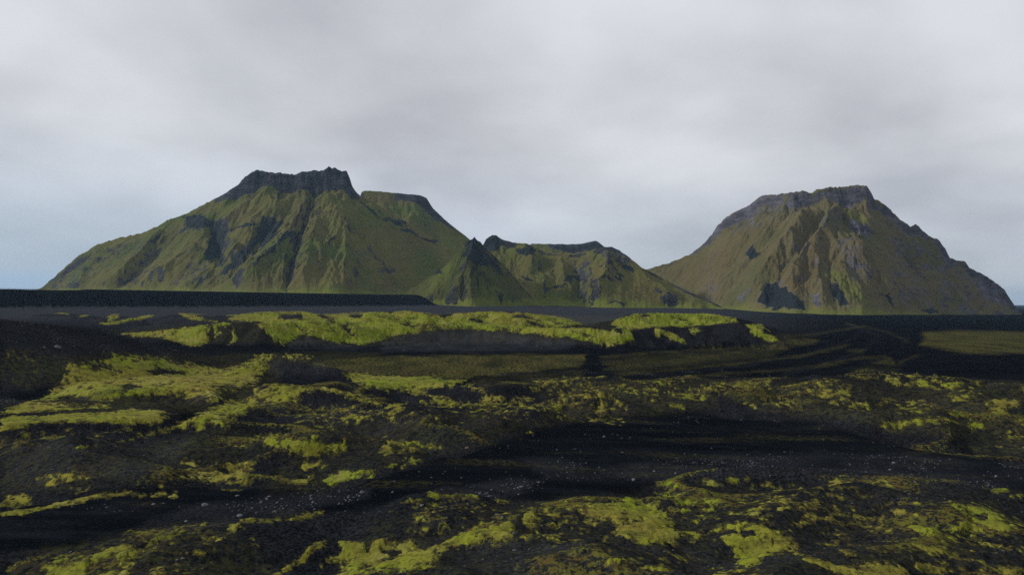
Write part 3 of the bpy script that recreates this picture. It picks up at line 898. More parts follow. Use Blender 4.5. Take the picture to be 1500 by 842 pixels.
bx, by = PX[band].copy(), PY[band].copy()
X0, Y0 = gx[band], gy[band]
# ragged outlines: wander the traced borders by a few pixels
rag = np.clip((by - 440) / 130.0, 0.25, 1.8)
bx += np.maximum(rag, 0.9) * 16 * fbm(X0, Y0, 14, 5, 0.62, 111)
by += rag * 7 * fbm(X0, Y0, 14, 5, 0.62, 117)
mf = paint(np.zeros(len(band)), bx, by, [(m_[0], m_[1], m_[2] * (2.6 if max(p_[1] for p_ in m_[0]) > 520 else 1.3)) + ((m_[3] * 1.25,) if len(m_) > 3 else ()) for m_ in MOSS])
# stray patches in the hummocks
stray = np.clip((amp[band] - 0.6) / 2.4, 0, 1) * 0.30
mf = np.maximum(mf, stray * sstep(-0.1, 0.35, fbm(X0, Y0, 40, 3, 0.5, 123)))
mf = paint(mf, bx, by, CUT, 'cut')
lich = paint(np.zeros(len(band)), bx, by, LICHEN)
grav = paint(np.zeros(len(band)), bx, by, GRAVEL)
fr = np.where(gr_[band] > 330, 3.0, 1.0)
nz = 0.85 * fbm(X0, Y0, 7.0, 4, 0.65, 131) + 1.25 * fbm(X0, Y0, 2.1, 3, 0.7, 137) * (gr_[band] < 420)
nz += 0.75 * fbm(X0, Y0, 24.0, 4, 0.6, 139) * (gr_[band] > 330)
mf_final = mf - 0.57 + 0.85 * nz * sstep(0.02, 0.25, mf)
mossv = np.full(gx.shape, -1.0); mossv[band] = mf_final
lichv = np.zeros_like(gx); lichv[band] = np.clip(lich * (0.75 + 0.9 * fbm(X0, Y0 * 0.35, 14, 4, 0.6, 141)), 0, 1)
chs = (amp[band] < 0.9) * (gr_[band] < 260)
lichv[band] = np.maximum(lichv[band], chs * 0.22 * sstep(0.05, 0.45, fbm(X0 * 0.22, Y0, 9, 5, 0.6, 191)))
lichv[band] = np.maximum(lichv[band], 0.55 * sstep(-0.30, 0.0, mf_final))
gravv = np.zeros_like(gx) + 0.03; gravv[band] = np.maximum(0.03, grav * (0.75 + 0.8 * fbm(X0, Y0, 10, 3, 0.6, 147)))
gravv[band] = np.maximum(gravv[band], (gr_[band] < 300) * 0.20 * sstep(0.0, 0.45, fbm(X0 * 0.3, Y0, 13, 5, 0.6, 193)))
far = np.nonzero((gr_ >= 330) & (Z < 3.0 + 9.0 * (fpx > 640)))[0]
gravv[far] = np.maximum(gravv[far], 0.05 + 0.95 * sstep(640, 900, gr_[far]) * (1 - sstep(980, 1260, fpx[far])))

roughv = np.clip(np.maximum((amp - 0.3) / 2.8, ridge_relief / 3.0), 0, 1) * (gr_ < 1300)
roughv[q] = sstep(0.25, 0.62, roughv[q] + 0.55 * fbm(gx[q] * 0.7, gy[q], 17, 5, 0.6, 171) * (roughv[q] > 0.01))
filmv = np.zeros_like(gx)
crest = np.zeros_like(gx); crest[q] = np.clip(1 - ridn * 7.5, 0, 1)
vein = crest[band] * np.clip((amp[band] - 0.5) / 2.0, 0.0, 1) * sstep(-0.25, 0.25, fbm(X0, Y0, 33, 3, 0.5, 187))
filmv[band] = np.clip(np.maximum(0.66 * sstep(-0.34, 0.06, mf_final) * (mf > 0.04), 0.60 * vein), 0, 1)
verts = np.stack([gx, gy, Z], -1)
quads = grid_quads(NR, NC, True)[:, ::-1]
centre = np.array([[0, 0, float(Z[:NC].mean())]])
g = mesh_from("ground", verts, quads, M_GROUND, {"lichen": lichv, "gravel": gravv, "rough": roughv, "film": filmv})
props(g, "black volcanic sand plain with hummocks and a flat terrace", "ground", "structure")

# ------------------------------------------------------------------ moss cushions: thin sheets lying on the ground
FRESH = [([(500, 470), (930, 465), (930, 506), (500, 506)], 0.55, 10), ([(380, 468), (512, 468), (512, 506), (380, 506)], 0.7, 6),
         ([(890, 455), (1145, 455), (1145, 505), (890, 505)], 0.6, 6), ([(250, 470), (360, 470), (340, 508), (250, 508)], 0.35, 5),
         ([(470, 680), (625, 665), (625, 715), (470, 715)], 0.8, 5), ([(490, 545), (680, 545), (680, 575), (490, 575)], 0.4, 6),
         ([(60, 770), (320, 765), (200, 850), (50, 850)], 0.5, 10), ([(480, 795), (545, 795), (545, 842), (480, 842)], 0.5, 8),
         ([(900, 700), (1100, 695), (1060, 750), (900, 745)], 0.5, 8), ([(1320, 735), (1490, 735), (1490, 790), (1320, 790)], 0.5, 6)]
freshv = np.zeros_like(gx)
freshv[band] = paint(np.zeros(len(band)), bx, by, FRESH)
lump = np.zeros_like(gx)
lump[band] = np.abs(fbm(X0, Y0, 2.4, 3, 0.6, 151)) * 0.25 * fr
thick = np.clip(mossv * 0.7, -0.25, 0.14) + np.where(mossv > 0, lump * np.clip(mossv * 5, 0, 1), 0)
mz = Z + thick * np.where(gr_ > 330, 2.0, 1.0)
qm = mossv[quads].max(axis=1) > 0
regions = [
    ("moss", "bright green moss blanketing the long ridge in mid distance below the mountains", lambda px, py, r: r > 345),
    ("moss", "yellow green moss over the left hillside and its bench above a black hollow", lambda px, py, r: (r <= 345) & (px < 470) & (py < 640)),
    ("moss", "moss flecks and rims on the dark hummocks in the middle of the plain", lambda px, py, r: (r <= 345) & ~((px < 470) & (py < 640)) & (py < 690) & (r > 118)),
    ("moss", "broken moss cushions on the nearest hummocks at the bottom of the picture", lambda px, py, r: (r <= 345) & ~((px < 470) & (py < 640)) & ~((py < 690) & (r > 118))),
]
qc = quads[:, 0]
for nm, lab, fn in regions:
    sel = quads[qm & fn(PX[qc], PY[qc], gr_[qc])]
    if len(sel) == 0:
        continue
    u, inv = np.unique(sel, return_inverse=True)
    mo = mesh_from(nm, np.stack([gx[u], gy[u], mz[u]], -1), inv.reshape(-1, 4), M_MOSS, {"cover": np.clip(mossv[u], 0, 1), "fresh": freshv[u]})
    props(mo, lab, "moss", "stuff")


# ------------------------------------------------------------------ mountains
def mountain(label, outline, foot, ridge_Y, cot, mat, cliffs=(), lines=(), rock=(), brown=(), fresh=(), step=1.2, rows=200,
             back=26, gully=0.06, gwl=150.0, seed=1, rough=1.0, flat=60.0, rim=1.0, concave=1.12, fan=1.0, centre=None, steep=1.0, linegain=1.0, caprock=0.85):
    O = np.array(outline, float)
    pxs = np.arange(O[0, 0], O[-1, 0] + 0.1, step)
    sy = np.interp(pxs, O[:, 0], O[:, 1])
    jit = fbm(pxs * 1.0, pxs * 0 + seed, 9.0, 4, 0.6, seed + 3)
    sy = sy - rim * 2.6 * jit
    Yr = ridge_Y(pxs) if callable(ridge_Y) else np.full_like(pxs, ridge_Y)
    Fo = np.array(foot, float)
    fy = np.interp(pxs, Fo[:, 0], Fo[:, 1])
    top = at_depth(pxs, sy, Yr)[:, 2]
    ker = np.hanning(31); ker /= ker.sum()
    tsm = np.convolve(np.pad(top, 15, mode='edge'), ker, 'valid')
    zb = at_depth(pxs, fy, Yr * 0.85)[:, 2]
    Yf = Yr - np.maximum(cot * (tsm - zb), 25.0)
    Yf = Yf + 28 * fbm(pxs, pxs * 0 + 3.3, 46, 4, 0.55, seed + 71)
    zb = at_depth(pxs, fy, Yf)[:, 2]
    C = np.array(cliffs if len(cliffs) else [(0, 0), (1500, 0)], float)
    cl = np.interp(pxs, C[:, 0], C[:, 1]) * Yr / F_PX
    cl = np.minimum(cl, np.maximum(top - zb, 0) * 0.6) * (0.85 + 0.9 * fbm(pxs, pxs * 0 + 5.5, 34, 4, 0.5, seed + 9))
    def smooth(v, n):
        kk = np.hanning(n); kk /= kk.sum()
        return np.convolve(np.pad(v, n // 2, mode='edge'), kk, 'valid')
    core = top - cl
    n1_ = 21; n2_ = min(int(110 / step) // 2 * 2 + 1, len(pxs) // 3 // 2 * 2 + 1)
    coreA = smooth(core, n1_); coreB = smooth(core, n2_)
    # rows: s in [-0.15, 1] up the front, then over the back
    s = np.concatenate([np.linspace(-0.16, 0.90, int(rows * 0.72), endpoint=False), np.linspace(0.90, 1.0, int(rows * 0.28))])
    sb = 1 + np.geomspace(0.012, 1.5, back)
    S = np.concatenate([s, sb])[:, None]
    Ym = Yf[None, :] + S * (Yr - Yf)[None, :]
    Ym = np.where(S > 1, Yr[None, :] + (S - 1) * np.maximum(Yr - Yf, 120.0)[None, :], Ym)
    base_dir = ray(pxs, np.full_like(pxs, 421.0))
    Xm = base_dir[None, :, 0] / base_dir[None, :, 1] * Ym
    mixS = sstep(0.55, 0.95, S)
    core2 = coreB[None, :] * (1 - mixS) + coreA[None, :] * mixS
    H = core2 - zb[None, :]
    t = np.clip(S, 0, 1)
    P = t ** concave
    Zm = zb[None, :] + H * P
    Zm += (top[None, :] - core2) * sstep(0.955, 0.995, S + 0.016 * fbm(Xm, Ym, 46, 4, 0.55, seed + 5))
    Zm = np.where(S < 0, zb[None, :] + S * (Yr - Yf)[None, :] * 0.5, Zm)
    # the back falls away after a short flat top
    db = np.maximum(Ym - Yr[None, :] - flat * np.clip(cl / 40.0, 0.05, 1)[None, :], 0)
    Zm = np.where(S > 1, top[None, :] - 0.55 * db - 0.03 * (Ym - Yr[None, :]), Zm)
    gX, gY = grid_gradient(Xm, Ym, Zm)
    sl = np.hypot(gX, gY) + 1e-6
    env = np.clip(sstep(-0.02, 0.22, S) * (1 - sstep(0.93, 1.0, S)) + 0.12 * sstep(0.9, 1.0, S), 0, 1) * np.ones_like(Xm)
    hr = np.clip((top - zb), 5, None)[None, :]
    xf, yf_ = Xm.ravel(), Ym.ravel()
    # large spurs bend the fall line before the gullies are cut
    spur = fbm(xf * 1.0 + 0.5 * yf_, yf_ * 0.6, gwl * 2.2, 4, 0.5, seed + 21).reshape(Xm.shape)
    spur = 0.55 * spur + 0.45 * (0.5 - 1.6 * np.abs(fbm(xf, yf_ * 0.8, gwl * 2.6, 3, 0.5, seed + 27).reshape(Xm.shape)))
    envd = env * (1 - sstep(0.80, 0.96, S))
    Zm = Zm + envd * hr * gully * 2.4 * spur
    px0, py0 = project(Xm.ravel(), Ym.ravel(), Zm.ravel())
    disp = np.zeros(Xm.size)
    for pts, a, w in lines:
        Pn = np.array(pts, float)
        k = np.nonzero((px0 > Pn[:, 0].min() - 3 * w) & (px0 < Pn[:, 0].max() + 3 * w) & (py0 > Pn[:, 1].min() - 3 * w) & (py0 < Pn[:, 1].max() + 3 * w))[0]
        if len(k):
            wob = w * 0.8 * fbm(xf[k], yf_[k], 55, 3, 0.55, seed + 33)
            d, _ = line_d(px0[k] + wob, py0[k], Pn)
            disp[k] += 1.7 * a * linegain * np.clip(1 - d / (2.4 * w), 0, 1) ** 1.2
    Zm = Zm + envd * disp.reshape(Xm.shape)
    gX, gY = grid_gradient(Xm, Ym, Zm)
    sl = np.hypot(gX, gY) + 1e-6
    xc = float(np.interp(centre if centre else pxs[int(np.argmax(top))], pxs, Xm[len(s) // 2])); hw = 0.5 * (Xm.max() - Xm.min())
    gX = gX - fan * sl * np.clip((Xm - xc) / hw, -1, 1)
    sl = np.hypot(gX, gY) + 1e-6
    er = erosion(xf, yf_, (gX / sl).ravel(), (gY / sl).ravel(), gwl * 0.75, 5, 0.6, 0.6, seed).reshape(Xm.shape)
    Zm = Zm + env * hr * gully * er + rough * env * 5.5 * fbm(xf, yf_, 45, 5, 0.62, seed + 41).reshape(Xm.shape)
    # craggy bits on the cliffs
    Zm = Zm + np.where((S > 0.9) & (S <= 1.0), 0.10 * cl[None, :] * fbm(xf, yf_, 22, 4, 0.65, seed + 47).reshape(Xm.shape), 0)
    gX, gY = grid_gradient(Xm, Ym, Zm)
    sl = np.hypot(gX, gY)
    px1, py1 = project(xf, yf_, Zm.ravel())
    wb = 13 * fbm(xf, yf_, 48, 5, 0.65, seed + 55); wb2 = 11 * fbm(xf, yf_, 48, 5, 0.65, seed + 58)
    rk = sstep(1.05 * steep, 1.9 * steep, sl).ravel() * 0.75
    rk = np.maximum(rk, (sstep(0.94, 0.965, S) * sstep(2, 12, cl)[None, :] * (S <= 1.004)).ravel() * caprock)
    rk = paint(rk, px1 + wb, py1 + wb2, rock)
    cg = paint(np.zeros(len(rk)), px1 + wb, py1 + wb2, [(r_[0], 0.9, r_[2]) + tuple(r_[3:]) for r_ in rock if r_[1] >= 0.7])
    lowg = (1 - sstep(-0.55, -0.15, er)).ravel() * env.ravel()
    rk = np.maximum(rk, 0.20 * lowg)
    bn = np.clip(0.15 + 0.9 * fbm(xf, yf_, 160, 4, 0.55, seed + 61) + 0.35 * np.clip(er.ravel(), 0, 1), 0, 0.8)
    bn = paint(bn, px1 + wb, py1 + wb2, brown)
    fs = (1 - sstep(-0.02, 0.10, S + 0.10 * spur + 0.05 * fbm(xf, yf_, 60, 4, 0.6, seed + 73).reshape(Xm.shape))) * 0.8 * np.ones_like(Xm)
    fs = paint(fs.ravel(), px1 + wb, py1 + wb2, fresh)
    v = np.stack([xf, yf_, Zm.ravel()], -1)
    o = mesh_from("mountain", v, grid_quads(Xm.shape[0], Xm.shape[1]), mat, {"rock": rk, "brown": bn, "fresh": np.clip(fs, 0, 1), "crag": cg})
    props(o, label, "mountain", "structure")
    return o


# left massif
mountain("broad green mountain on the left with a dark flat cliff on its summit",
    [(44, 437), (52, 430), (62, 421), (85, 400), (110, 378), (140, 358), (165, 350), (200, 343), (228, 332), (242, 323), (268, 314), (300, 297), (322, 285),
     (345, 270), (355, 259), (362, 254), (371, 248), (385, 251), (410, 254), (432, 255), (440, 251), (470, 249), (480, 244), (492, 249), (504, 251),
     (510, 262), (513, 273), (520, 283), (545, 297), (570, 311), (600, 329), (640, 352), (680, 378), (720, 408), (770, 450)],
    [(40, 424), (200, 425), (300, 427), (400, 428.5), (500, 431), (600, 434), (700, 444), (800, 452)],
    2700.0, 1.45, M_MTN_L,
    cliffs=[(0, 0), (300, 0), (335, 10), (362, 26), (420, 27), (480, 32), (508, 28), (520, 6), (535, 0), (1500, 0)],
    lines=[([(232, 345), (195, 385), (150, 424)], 16, 6), ([(285, 372), (240, 400), (195, 426)], 18, 6), ([(262, 335), (215, 380), (165, 424)], -16, 6),
           ([(345, 365), (300, 400), (262, 424)], 18, 6), ([(315, 335), (322, 360), (318, 385), (285, 420)], -26, 8),
           ([(378, 280), (355, 305), (332, 328)], 14, 6), ([(392, 325), (372, 355), (340, 390), (310, 422)], -26, 8),
           ([(425, 345), (395, 375), (350, 405), (305, 425)], 14, 6), ([(460, 285), (449, 315), (436, 348), (428, 380), (419, 424)], -20, 4),
           ([(470, 285), (462, 330), (450, 380), (440, 424)], 12, 8), ([(545, 300), (585, 335), (640, 380), (690, 430)], 18, 8),
           ([(520, 330), (560, 375), (590, 420)], -10, 8), ([(480, 290), (505, 340), (520, 400)], 10, 10),
           ([(130, 370), (100, 395), (80, 422)], -10, 5), ([(150, 362), (125, 395), (110, 424)], 10, 5)],
    rock=[([(268, 318), (285, 312), (312, 322), (330, 328), (322, 336), (295, 336), (272, 334)], 0.9, 4),
          ([(312, 336), (330, 334), (326, 360), (318, 378), (308, 385), (300, 372)], 0.8, 4), ([(320, 366), (328, 380), (325, 390), (315, 374)], 0.8, 3),
          ([(385, 318), (420, 320), (405, 345), (370, 370), (335, 400), (310, 415), (340, 375), (370, 345)], 0.72, 5),
          ([(330, 333), (390, 322), (380, 330), (335, 338)], 0.75, 3), ([(425, 340), (400, 365), (370, 385)], 0.75, 3, 3),
          ([(461, 283), (449, 315), (436, 348), (428, 380), (419, 424)], 0.75, 3, 2.2),
          ([(400, 348), (425, 335), (428, 345), (412, 358)], 0.7, 4), ([(560, 318), (590, 322), (596, 330), (575, 330)], 0.85, 4),
          ([(610, 346), (640, 350), (642, 358), (620, 356)], 0.85, 3), ([(590, 335), (612, 348)], 0.8, 3, 3), ([(530, 298), (560, 316)], 0.7, 3, 2.5),
          ([(500, 375), (540, 355), (560, 370), (575, 400), (545, 405), (555, 385)], 0.45, 6), ([(550, 390), (585, 395), (575, 406)], 0.6, 5),
          ([(60, 424), (100, 385), (140, 362), (220, 345), (250, 345), (190, 380), (150, 400), (110, 424)], 0.42, 8),
          ([(222, 355), (200, 390), (165, 424), (190, 424), (225, 390), (240, 365)], 0.5, 6), ([(262, 395), (300, 372), (312, 392), (280, 424), (250, 424)], 0.45, 6)],
    brown=[([(365, 285), (380, 282), (345, 322), (330, 326)], 0.85, 4), ([(400, 395), (440, 380), (470, 424), (320, 426)], 0.55, 12), ([(160, 420), (235, 360), (200, 420)], 0.5, 6)],
    fresh=[([(400, 424), (600, 428), (600, 436), (400, 431)], 0.8, 3), ([(440, 253), (474, 250), (470, 254), (440, 256)], 0.9, 2), ([(640, 345), (690, 352), (690, 380), (650, 365)], 0.4, 8)],
    rows=215, gully=0.048, gwl=150, seed=3, linegain=1.0, steep=1.25)

mountain("flat topped green shoulder behind the left mountain, its summit fading into cloud",
    [(470, 330), (500, 305), (524, 290), (527, 281), (532, 279), (560, 281), (590, 284), (612, 286), (622, 290), (627, 297), (632, 305), (650, 322), (670, 338),
     (686, 350), (712, 371), (740, 395), (770, 425), (785, 440)],
    [(470, 438), (800, 446)], 3050.0, 1.5, M_MTN_L,
    cliffs=[(0, 0), (520, 2), (560, 2), (605, 8), (622, 12), (640, 6), (670, 2), (700, 0), (1500, 0)],
    rock=[([(600, 296), (640, 310), (690, 352), (660, 340), (620, 320)], 0.45, 8), ([(560, 318), (600, 330), (590, 340)], 0.6, 4)],
    brown=[([(530, 282), (620, 290), (610, 300), (540, 295)], 0.8, 5)], fresh=[([(650, 335), (690, 355), (680, 380), (640, 360)], 0.45, 8)],
    rows=110, back=18, gully=0.04, gwl=150, seed=11, flat=150, rim=0.4)

mountain("low far ridge showing behind the saddle of the central hill",
    [(740, 400), (760, 366), (778, 357), (800, 357), (830, 358), (852, 357), (864, 354), (872, 353), (879, 357), (886, 362), (905, 385), (925, 410)],
    [(730, 440), (930, 442)], 3500.0, 1.5, M_MTN_L, cliffs=[(0, 0), (800, 2), (840, 10), (872, 10), (884, 6), (1500, 0)],
    rows=50, back=12, gully=0.04, gwl=130, seed=13, rim=0.4)

mountain("rounded mossy hill in the centre with rocky knobs on its crest",
    [(668, 420), (690, 385), (704, 362), (711, 350), (720, 344), (727, 346), (735, 351), (750, 355), (770, 357), (782, 362), (795, 368), (815, 371), (840, 371),
     (862, 368), (872, 364), (882, 362), (895, 362), (905, 366), (916, 373), (926, 381), (938, 391), (960, 402), (990, 418), (1020, 432), (1045, 443), (1068, 454)],
    [(660, 447), (800, 446), (900, 446.5), (1000, 450), (1080, 454)], lambda p: np.interp(p, [680, 800, 950, 1070], [2320.0, 2280.0, 2120.0, 1960.0]), 1.5, M_MTN_L,
    cliffs=[(0, 0), (700, 3), (712, 14), (730, 8), (760, 3), (860, 3), (885, 8), (905, 8), (925, 3), (1500, 0)],
    lines=[([(885, 366), (890, 400), (870, 445)], 14, 8), ([(760, 360), (790, 400), (800, 440)], 10, 8), ([(905, 375), (940, 410), (985, 445)], 10, 8),
           ([(840, 375), (850, 405), (840, 440)], -12, 8), ([(872, 422), (866, 445)], -8, 3), ([(800, 375), (790, 400)], -8, 6)],
    rock=[([(705, 365), (712, 348), (728, 346), (735, 360), (722, 375)], 0.7, 4), ([(755, 362), (775, 358), (790, 372), (770, 376), (755, 372)], 0.7, 4),
          ([(870, 366), (900, 364), (920, 378), (930, 392), (905, 385), (885, 376)], 0.6, 5), ([(910, 388), (925, 388), (928, 400), (912, 398)], 0.8, 3),
          ([(900, 400), (912, 402), (918, 412), (906, 408)], 0.8, 2), ([(820, 412), (835, 402), (848, 402), (856, 412), (842, 408), (830, 415)], 0.8, 2),
          ([(805, 424), (830, 416)], 0.7, 2, 2), ([(874, 420), (864, 446)], 0.7, 2, 2), ([(890, 440), (905, 444), (912, 449)], 0.8, 2, 2),
          ([(960, 415), (1000, 430), (1020, 446), (975, 440), (955, 425)], 0.45, 5), ([(765, 405), (778, 410)], 0.8, 2, 2)],
    brown=[([(800, 375), (870, 370), (880, 390), (810, 400)], 0.5, 8)],
    fresh=[([(670, 440), (820, 436), (1060, 448), (1060, 456), (670, 452)], 0.75, 4)],
    rows=150, gully=0.060, gwl=120, seed=17, rim=0.7, concave=0.98, linegain=1.5)

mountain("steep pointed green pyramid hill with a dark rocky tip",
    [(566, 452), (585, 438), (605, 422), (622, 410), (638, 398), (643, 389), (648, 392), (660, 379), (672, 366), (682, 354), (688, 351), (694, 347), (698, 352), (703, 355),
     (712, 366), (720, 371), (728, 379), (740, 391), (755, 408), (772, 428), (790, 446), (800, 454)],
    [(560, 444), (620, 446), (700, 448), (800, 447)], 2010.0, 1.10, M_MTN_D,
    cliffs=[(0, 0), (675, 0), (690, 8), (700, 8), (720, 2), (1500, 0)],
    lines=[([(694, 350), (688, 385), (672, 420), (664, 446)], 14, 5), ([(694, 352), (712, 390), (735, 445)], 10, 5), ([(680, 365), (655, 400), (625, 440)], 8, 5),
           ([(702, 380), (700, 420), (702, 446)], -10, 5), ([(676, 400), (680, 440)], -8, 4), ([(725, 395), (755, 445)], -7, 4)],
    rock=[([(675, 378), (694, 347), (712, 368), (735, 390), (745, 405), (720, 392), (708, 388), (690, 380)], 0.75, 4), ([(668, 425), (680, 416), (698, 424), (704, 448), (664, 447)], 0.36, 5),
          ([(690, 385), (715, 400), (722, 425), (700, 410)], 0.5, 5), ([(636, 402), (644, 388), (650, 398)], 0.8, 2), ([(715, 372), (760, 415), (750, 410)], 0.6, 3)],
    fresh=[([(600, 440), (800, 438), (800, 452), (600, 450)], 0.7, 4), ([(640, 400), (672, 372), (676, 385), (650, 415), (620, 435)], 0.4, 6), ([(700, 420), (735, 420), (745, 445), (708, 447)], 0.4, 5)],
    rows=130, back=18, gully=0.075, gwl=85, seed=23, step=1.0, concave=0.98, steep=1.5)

# right massif
mountain("tall craggy brown green mountain on the right with a jagged summit plateau",
    [(880, 440), (905, 416), (930, 402), (945, 395), (960, 391), (985, 383), (1010, 372), (1030, 357), (1042, 343), (1050, 330), (1063, 318), (1080, 308), (1097, 300),
     (1105, 293), (1111, 287), (1140, 284), (1160, 282), (1172, 279), (1188, 283), (1194, 277), (1215, 275), (1240, 273), (1255, 270), (1268, 272), (1274, 281), (1279, 291),
     (1288, 295), (1296, 301), (1303, 308), (1318, 322), (1333, 332), (1341, 329), (1350, 337), (1362, 347), (1375, 352), (1384, 364), (1391, 378), (1402, 382), (1414, 383), (1420, 392), (1440, 402), (1460, 415),
     (1472, 424), (1477, 434), (1484, 444), (1492, 455), (1500, 463), (1520, 474), (1560, 490)],
    [(870, 450), (1050, 453), (1150, 457), (1250, 460.5), (1400, 464), (1500, 466), (1560, 468)], lambda p: np.interp(p, [900, 1000, 1160, 1560], [2560.0, 2480.0, 2200.0, 2150.0]), 1.42, M_MTN_R,
    cliffs=[(0, 0), (1030, 3), (1055, 10), (1100, 20), (1150, 16), (1200, 22), (1270, 24), (1285, 10), (1340, 10), (1395, 10), (1420, 8), (1468, 16), (1480, 14), (1495, 3), (1600, 0)],
    lines=[([(1115, 300), (1060, 360), (1000, 420)], 10, 8), ([(1190, 295), (1165, 340), (1130, 385), (1090, 440)], 22, 7), ([(1160, 300), (1120, 350), (1070, 410), (1045, 448)], -14, 7),
           ([(1235, 300), (1205, 340), (1170, 385), (1145, 415)], 24, 7), ([(1210, 300), (1188, 345), (1150, 400), (1120, 448)], -18, 7),
           ([(1240, 305), (1270, 370), (1300, 420), (1325, 458)], 20, 8), ([(1205, 345), (1215, 400), (1225, 455)], -12, 7), ([(1255, 300), (1262, 345), (1285, 400), (1300, 455)], -14, 7),
           ([(1285, 305), (1320, 360), (1360, 420), (1385, 460)], -20, 8), ([(1300, 315), (1345, 370), (1390, 420), (1420, 462)], 20, 8), ([(1345, 340), (1390, 400), (1430, 445)], -16, 7),
           ([(1390, 385), (1425, 420), (1460, 460)], 12, 6), ([(1250, 310), (1285, 335), (1320, 350)], 10, 7)],
    rock=[([(1108, 440), (1122, 420), (1135, 413), (1150, 420), (1172, 440), (1182, 450), (1165, 455), (1120, 450)], 1.0, 3),
          ([(1214, 424), (1222, 416), (1238, 430), (1248, 444), (1238, 448), (1222, 438)], 0.95, 3), ([(1186, 430), (1200, 428), (1205, 445), (1192, 446)], 0.65, 4), ([(1088, 372), (1100, 360), (1112, 372), (1098, 382)], 0.75, 4),
          ([(1240, 315), (1275, 330), (1285, 345), (1262, 348), (1240, 335)], 0.65, 5), ([(1060, 328), (1110, 298), (1180, 290), (1195, 300), (1130, 330), (1070, 350)], 0.42, 8),
          ([(1280, 300), (1330, 335), (1400, 385), (1480, 440), (1495, 462), (1330, 462), (1290, 400), (1310, 360)], 0.42, 10), ([(1400, 385), (1475, 430), (1488, 455), (1440, 440)], 0.62, 6),
          ([(1220, 350), (1250, 340), (1290, 400), (1270, 430), (1240, 400)], 0.45, 8), ([(1345, 455), (1365, 450), (1385, 458), (1360, 462)], 0.7, 3), ([(1290, 430), (1302, 432), (1308, 445)], 0.8, 3, 3)],
    brown=[([(960, 395), (1040, 370), (1110, 330), (1060, 400), (1000, 430)], 0.6, 12), ([(1145, 415), (1190, 360), (1215, 380), (1180, 430)], 0.7, 8), ([(1310, 420), (1345, 430), (1360, 455), (1320, 455)], 0.6, 8)],
    fresh=[([(1210, 400), (1235, 398), (1275, 440), (1262, 446), (1235, 425)], 0.55, 5), ([(1230, 305), (1262, 312), (1275, 330), (1255, 325)], 0.45, 5), ([(1000, 440), (1060, 448), (1110, 458), (1050, 456)], 0.5, 4)],
    rows=220, gully=0.046, gwl=115, seed=29, steep=1.4, linegain=0.75, caprock=0.46)

# ------------------------------------------------------------------ sea beyond the terrace
m_sea, nts, bs = mat_base("sea_water")
bs.inputs['Base Color'].default_value = (0.03, 0.05, 0.075, 1)
bs.inputs['Roughness'].default_value = 0.35
sx = np.array([-41000, -30000, -20000, -12000, -6000, -2000, 4000.0]); syy = np.array([5200, 8000, 14000, 24000, 41000.0])
SX, SY = np.meshgrid(sx, syy)
sea = mesh_from("sea", np.stack([SX.ravel(), SY.ravel(), np.full(SX.size, -22.0)], -1), grid_quads(len(syy), len(sx)), m_sea)
props(sea, "pale strip of far sea left of the mountains", "sea", "structure")

# ------------------------------------------------------------------ stones
rnd = random.Random(5)


def stone_mesh(name, seed, sub=2, squash=0.65):
    r = np.random.RandomState(seed)
    bm = bmesh.new()
    bmesh.ops.create_icosphere(bm, subdivisions=sub, radius=0.5)
    planes = [(v / np.linalg.norm(v), 0.30 + 0.14 * r.rand()) for v in r.normal(size=(9, 3))]
    for v in bm.verts:
        p = np.array(v.co)
        for n_, d_ in planes:                       # chip flat facets off the lump
            e = p @ n_ - d_
            if e > 0:
                p = p - n_ * e * 0.9
        p *= 1 + 0.05 * r.normal()
        v.co = (p[0], p[1] * 0.85, p[2] * squash)
    me = bpy.data.meshes.new(name)
    bm.to_mesh(me); bm.free()
    return me


STONES = {}
for key, mat in (("pale", M_STONE), ("red", M_STONE_RED), ("dark", M_STONE_DARK)):
    STONES[key] = []
    for i in range(6):
        me = stone_mesh("stone", 40 + i, 2, 0.55 + 0.06 * i)
        me.materials.append(mat)
        STONES[key].append(me)


def hit_ground(px, py):
    d = ray(float(px), float(py))
    t = 60.0
    for _ in range(4000):
        p = CPOS + d * t
        if p[2] < ground_at(p[0], p[1]):
            break
        t *= 1.002
        if t > 1400: break
    lo, hi = t / 1.002, t
    for _ in range(8):
        mid = 0.5 * (lo + hi); p = CPOS + d * mid
        if p[2] < ground_at(p[0], p[1]): hi = mid
        else: lo = mid
    return CPOS + d * hi


def put_stone(px, py, size_px, label, key="pale", group=None, name="stone", flatten=1.0):
    p = hit_ground(px, py)
    s = size_px * p[1] / F_PX
    o = bpy.data.objects.new(name, rnd.choice(STONES[key]))
    COL.objects.link(o)
    o.location = (p[0], p[1], p[2] + 0.06 * s * flatten)
    o.rotation_euler = (rnd.uniform(-0.3, 0.3), rnd.uniform(-0.3, 0.3), rnd.uniform(0, 6.28))
    o.scale = (s * rnd.uniform(0.95, 1.15), s * rnd.uniform(0.85, 1.1), s * rnd.uniform(0.8, 1.0) * flatten)
    props(o, label, "boulder" if name == "boulder" else "stone", None, group)
    return o


